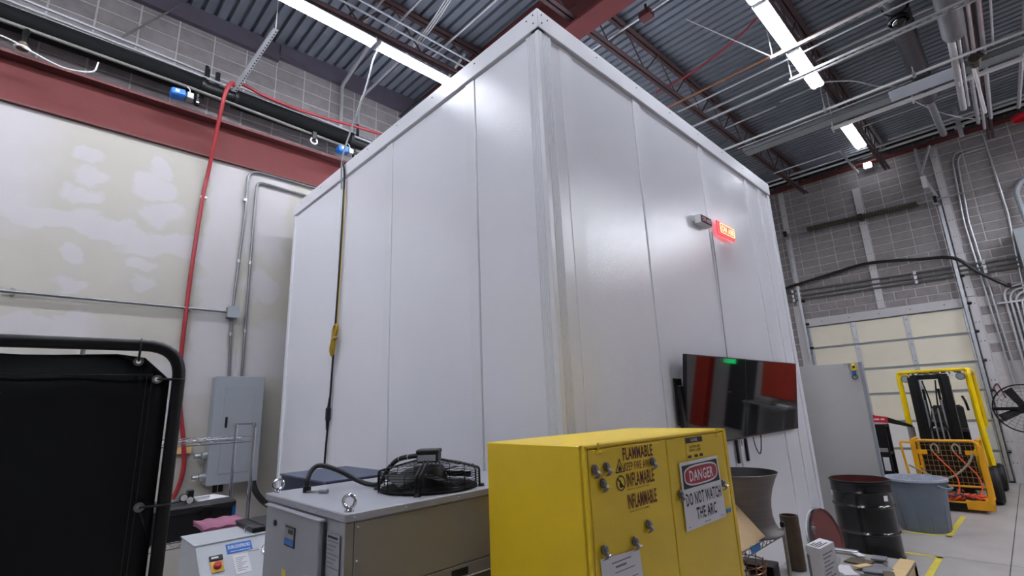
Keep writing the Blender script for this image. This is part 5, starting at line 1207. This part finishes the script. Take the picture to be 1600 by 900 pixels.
# ================================================================== WIRE RACK WITH THE POT
wk = thing('wire_rack', 'low chrome wire rack between the yellow cabinet and white room', 'rack', (-1.53, 3.2, 0))
wx0, wx1, wy0, wy1 = -1.76, -1.315, 2.78, 3.69
for x in (wx0, wx1):
    for y in (wy0, wy1):
        p = MB().cyl((x, y, .02), (x, y, 1.115), .0125, 10).build('post', 'steel', wk)
        MB().lathe([(0, .012), (.013, .01), (.0155, 0), (.0155, -.02)], (x, y, 1.115), 10).build('post_cap', 'blackpl', p)
for z in (1.08, .74, .25):
    for dz in (0, -.035):
        for x in (wx0, wx1): MB().cyl((x, wy0, z + dz), (x, wy1, z + dz), .0035, 6).build('edge_wire', 'chrome', wk)
        for y in (wy0, wy1): MB().cyl((wx0, y, z + dz), (wx1, y, z + dz), .0035, 6).build('edge_wire', 'chrome', wk)
    b = MB()
    for x in (wx0, wx1): b.tube([(x, wy0 + .035 * k, z - (.035 if k % 2 else 0)) for k in range(27)], .0022, 5)
    for k in range(36): b.cyl((wx0, wy0 + .012 + .0255 * k, z), (wx1, wy0 + .012 + .0255 * k, z), .0016, 5)
    o = b.build('deck_wires', 'chrome', wk); o['kind'] = 'stuff'
MB().box((wx1 + .004, 3.13, 1.045), (wx1 + .007, 3.27, 1.083)).build('blue_label', 'bluetape', wk)
pt_ = thing('metal_pot', 'large waisted grey metal vessel with flared rim on the wire rack', 'vessel', (-1.46, 3.45, 1.085))
pc = (-1.46, 3.45, 1.086)
MB().lathe([(.20, 0), (.222, .004), (.222, .014), (.205, .024), (.182, .06), (.172, .11), (.17, .16), (.176, .21), (.192, .27), (.215, .325), (.236, .365), (.240, .368), (.236, .37)], pc, 40).build('shell', 'potm', pt_)
MB().lathe([(.236, .37), (.21, .322), (.186, .268), (.17, .21), (.164, .16), (.16, .04), (0, .035)], pc, 40).build('inner_wall', 'potin', pt_)
cbd = tag(MB().prism([(-1.285, 3.29, 1.115), (-1.285, 2.80, 1.10), (-1.46, 2.72, 1.29), (-1.43, 3.27, 1.285)], (.004, 0, .004)).build('cardboard_sheet', 'cardboard'), 'tan cardboard sheet on the wire rack in front of the vessel', 'cardboard')
rbk = thing('wire_basket', 'copper red wire basket of scraps on the middle shelf of the rack', 'basket', (-1.45, 3.3, .745))
for k in range(6): MB().tube([(-1.47 + (.12 + .004 * k) * math.cos(a), 3.33 + (.15 + .004 * k) * math.sin(a), .76 + .036 * k) for a in [2 * math.pi * j / 20 for j in range(20)]], .004, 5, True).build('ring', 'copper', rbk)
for k in range(14):
    a = 2 * math.pi * k / 14; MB().cyl((-1.47 + .11 * math.cos(a), 3.33 + .14 * math.sin(a), .75), (-1.47 + .142 * math.cos(a), 3.33 + .172 * math.sin(a), .95), .0035, 5).build('upright_wire', 'copper', rbk)
random.seed(5)
for k in range(7):
    c = V((-1.47 + random.uniform(-.06, .06), 3.33 + random.uniform(-.09, .09), .80 + .02 * k))
    MB().lathe([(0, -.03), (.04, -.02), (.05, 0), (.035, .03), (0, .035)], c, 7, (random.random() - .5, random.random() - .5, 1)).build('scrap', ('carton', 'redshade', 'chrome')[k % 3], rbk)
tag(MB().box((-1.72, 3.5, .748), (-1.36, 3.66, .88), .006, Matrix.Rotation(math.radians(8), 3, 'Z')).build('black_tray', 'blackmet'), 'black metal tray standing on the rack behind the wire basket', 'tray')

# ================================================================== WORK BENCH WITH SMALL GOODS
wbn = thing('work_bench', 'low wooden bench with a weathered top covered in metal scraps', 'bench', (-1.15, 4.3, 0))
tx0, tx1, ty0, ty1, tz = -1.50, -.815, 3.80, 4.70, .75
MB().box((tx0, ty0, tz - .018), (tx1, ty1, tz), .002).build('top', 'woodgrey', wbn)
MB().box((tx1 - .09, ty0, tz + .0), (tx1, ty1, tz + .006), .001).box((tx1 - .022, ty0, tz - .11), (tx1, ty1, tz - .018), .002).build('front_rail', 'pine', wbn)
MB().box((tx0, ty1 - .022, tz - .11), (tx1 - .022, ty1, tz - .018), .002).box((tx0, ty0, tz - .11), (tx1 - .022, ty0 + .022, tz - .018), .002).build('end_rail', 'pine', wbn)
for x in (tx0, tx1 - .09):
    for y in (ty0, ty1 - .09): MB().box((x, y, 0), (x + .09, y + .09, tz - .018), .003).build('leg', 'pine', wbn)
tube_ = thing('standing_tube', 'rusty brown steel tube standing upright behind the carton', 'tube', (-1.385, 4.03, tz))
MB().lathe([(.058, 0), (.060, .002), (.060, .352), (.050, .352), (.050, .002), (.058, 0)], (-1.385, 4.03, tz), 24).build('tube', 'brown', tube_)
ct_ = thing('carton', 'pale printed carton standing on the bench beside the tube', 'carton', (-1.17, 3.86, tz))
cp = [V((-1.20, 3.70, tz)), V((-1.107, 3.655, tz)), V((-1.085, 3.88, tz)), V((-1.18, 3.93, tz))]
MB().prism(cp, (0, 0, .25)).build('box', 'carton', ct_)
MB().prism([p + (sum(cp, V()) / 4 - p) * .08 + Z * .2505 for p in cp], (0, 0, .0008)).build('top_label', 'paper', ct_)
u_ = (cp[2] - cp[1]).normalized(); n_ = V((u_.y, -u_.x, 0))
for k in range(7): MB().prism([cp[1] + u_ * .03 + n_ * .0005 + Z * (.205 - k * .022), cp[1] + u_ * (.18 - .03 * (k % 3)) + n_ * .0005 + Z * (.205 - k * .022), cp[1] + u_ * (.18 - .03 * (k % 3)) + n_ * .0005 + Z * (.212 - k * .022), cp[1] + u_ * .03 + n_ * .0005 + Z * (.212 - k * .022)], n_ * .0006).build('print_line', 'printgrey', ct_)
v_ = (cp[0] - cp[1]).normalized()
for k, (a0, a1) in enumerate(((.02, .17), (.02, .13), (.02, .15), (.02, .10))):
    q = cp[1] + v_ * (.018 + .018 * k) + Z * .2515
    MB().prism([q + u_ * a0, q + u_ * a1, q + u_ * a1 + v_ * .009, q + u_ * a0 + v_ * .009], Z * .0005).build('top_print', 'ink', ct_)
MB().prism([cp[0] + V((.0, -.001, .02)), cp[0] + v_ * -.02 + V((0, -.001, .02)), cp[0] + v_ * -.02 + V((0, -.001, .2)), cp[0] + V((0, -.001, .2))], (0, -.0006, 0)).build('side_print', 'printgrey', ct_)
def slab_item(nm, c, sx, sy, sz, rot, mt, lab, cat, grp=None):
    c = V(c); tag(MB().box(c - V((sx / 2, sy / 2, 0)), c + V((sx / 2, sy / 2, sz)), min(.003, sz * .2), Matrix.Rotation(math.radians(rot), 3, 'Z')).build(nm, mt), lab, cat, grp)
slab_item('steel_plate', (-.97, 4.30, tz + .007), .16, .17, .012, 12, 'ductgrey', 'dark square steel plate on the bench near its pine edge', 'plate', 'plates on the bench')
slab_item('steel_plate', (-1.10, 4.44, tz + .001), .15, .13, .012, -8, 'brown', 'rust brown steel plate further along the bench', 'plate', 'plates on the bench')
slab_item('steel_plate', (-.96, 4.07, tz + .007), .15, .14, .014, 20, 'ductblack', 'dark plate with strips beside the bench front edge', 'plate', 'plates on the bench')
slab_item('paper_card', (-1.02, 4.13, tz + .001), .05, .09, .006, 30, 'paper', 'small white card between the plates on the bench', 'card')
slab_item('paper_card', (-1.14, 4.22, tz + .001), .09, .18, .005, 24, 'paper', 'wide white paper lying beside the carton', 'paper')
slab_item('paper_card', (-1.13, 4.58, tz + .018), .05, .10, .004, 38, 'paper', 'white folded tag on top of the farther plates', 'card')
for k, (x, y, l, r, lab) in enumerate(((-1.27, 4.45, .2, 12, 'first bright steel bar by the carton'), (-1.24, 4.40, .2, 15, 'second bright steel bar by the carton'), (-1.21, 4.35, .2, 10, 'third bright steel bar by the carton'), (-.93, 4.44, .17, 25, 'lone steel bar beyond the square plate'))):
    slab_item('steel_bar', (x, y, tz + .001), .018, l, .014, r, 'steel', lab, 'bar', 'steel bars on the bench')
slab_item('foil_pack', (-1.38, 4.55, tz + .001), .16, .2, .03, 15, 'liner', 'crumpled clear plastic pack at the back corner of the bench', 'plastic pack')
for k, (x, y, sx, sy, sz, r, mt_, nm, lab, ct__) in enumerate((
    (-1.30, 4.30, .10, .06, .012, 20, 'pan', 'steel_offcut', 'grey steel offcut beside the standing tube', 'offcut'), (-1.05, 4.30, .12, .05, .010, 60, 'pine', 'wood_strip', 'thin pine strip between paper and square plate', 'strip'),
    (-1.00, 4.55, .09, .10, .012, 5, 'ductgrey', 'steel_plate', 'small grey plate near the far edge of the bench', 'plate'), (-1.22, 4.62, .16, .05, .014, 8, 'steel', 'steel_bar', 'wide bright bar at the far edge of the bench', 'bar'),
    (-.88, 4.18, .06, .12, .012, 14, 'brown', 'steel_plate', 'narrow rust plate leaning over the pine edge', 'plate'), (-1.06, 4.02, .09, .06, .02, 40, 'paper', 'paper_card', 'white packet beside the maroon casting', 'packet'))):
    slab_item(nm, (x, y, tz + .015 + .001 * k), sx, sy, sz, r, mt_, lab, ct__)
tag(MB().lathe([(0, 0), (.09, 0), (.085, .02), (.05, .035), (0, .04)], (-1.02, 3.93, tz + .001), 14).build('maroon_lump', 'maroon'), 'maroon lumpy casting at the bench end by the carton', 'casting')

# ================================================================== BEYOND THE FRAME: WHAT THE TWO SCREENS REFLECT
cl = thing('steel_column', 'red steel column standing by the block wall, seen in the screens', 'column', (2.95, 13.9, 0))
MB().box((2.72, 13.7, 0), (3.12, 13.74, 7.3)).box((2.72, 14.0, 0), (3.12, 14.04, 7.3)).box((2.9, 13.74, 0), (2.94, 14.0, 7.3)).build('column', 'columnred', cl)
ed = struct(MB().box((1.95, YF - .05, 0), (2.62, YF - .01, 2.1), .004).build('door_2', 'ductblack'))
MB().box((2.5, YF - .1, 1.0), (2.56, YF - .05, 1.04), .006).build('door_handle', 'steel', ed)
es = thing('exit_sign', 'green EXIT sign over the dark door, seen in the screens', 'sign', (2.6, 14.7, 1.9))
MB().box((2.46, YF - .12, 1.86), (2.78, YF - .06, 2.04), .006).build('housing', 'exitgreen', es)
text('EXIT', 'lettering', 'paper', es, (2.74, YF - .1215, 1.90), -X, Z, .24, .1, .03).location.y -= 0
sf = thing('storage_rack', 'dark storage rack of grey bins, seen in the screens', 'rack', (3.5, 13.3, 0))
for x in (3.25, 4.1):
    for y in (12.9, 13.3): MB().box((x - .02, y - .02, 0), (x + .02, y + .02, 2.6)).build('post', 'blackmet', sf)
for z in (.4, .85, 1.25, 1.65, 2.05): MB().box((3.23, 12.88, z), (4.12, 13.32, z + .03)).build('shelf', 'blackmet', sf)
for z, zn in ((1.28, 'third'), (1.68, 'fourth'), (2.08, 'top')):
    for x, xn in ((3.28, 'column side'), (3.56, 'middle'), (3.84, 'outer')): tag(MB().box((x, 12.92, z), (x + .22, 13.3, z + .28), .02).build('storage_bin', 'bin'), 'grey storage bin, ' + xn + ' one on the ' + zn + ' rack shelf', 'bin', 'bins on the rack')
for x, xn in ((3.3, 'column side'), (3.7, 'outer')): tag(MB().box((x, 12.92, .88), (x + .32, 13.3, 1.2), .01).build('cardboard_box', 'tan'), 'cardboard box on the dark rack, ' + xn + ' one', 'box', 'boxes on the rack')
de = thing('work_desk', 'cluttered grey work desk by the block wall, seen in the screens', 'desk', (1.2, 14.2, 0))
MB().box((.75, 13.9, .9), (1.8, 14.7, .95), .004).build('top', 'greypaint', de)
for x in (.8, 1.7): MB().box((x, 13.95, 0), (x + .06, 14.65, .9)).build('leg', 'greypaint', de)
MB().box((1.15, 13.95, .95), (1.6, 14.35, 1.12), .03).build('machine_top', 'woodgrey', de)
MB().box((.8, 14.1, .95), (1.1, 14.4, 1.0), .01).build('papers', 'paper', de)
rp = tag(MB().box((.85, 14.74, 1.1), (1.75, 14.80, 2.4), .004).build('steel_partition', 'columnred'), 'red steel partition behind the desk, seen in the screens', 'partition')
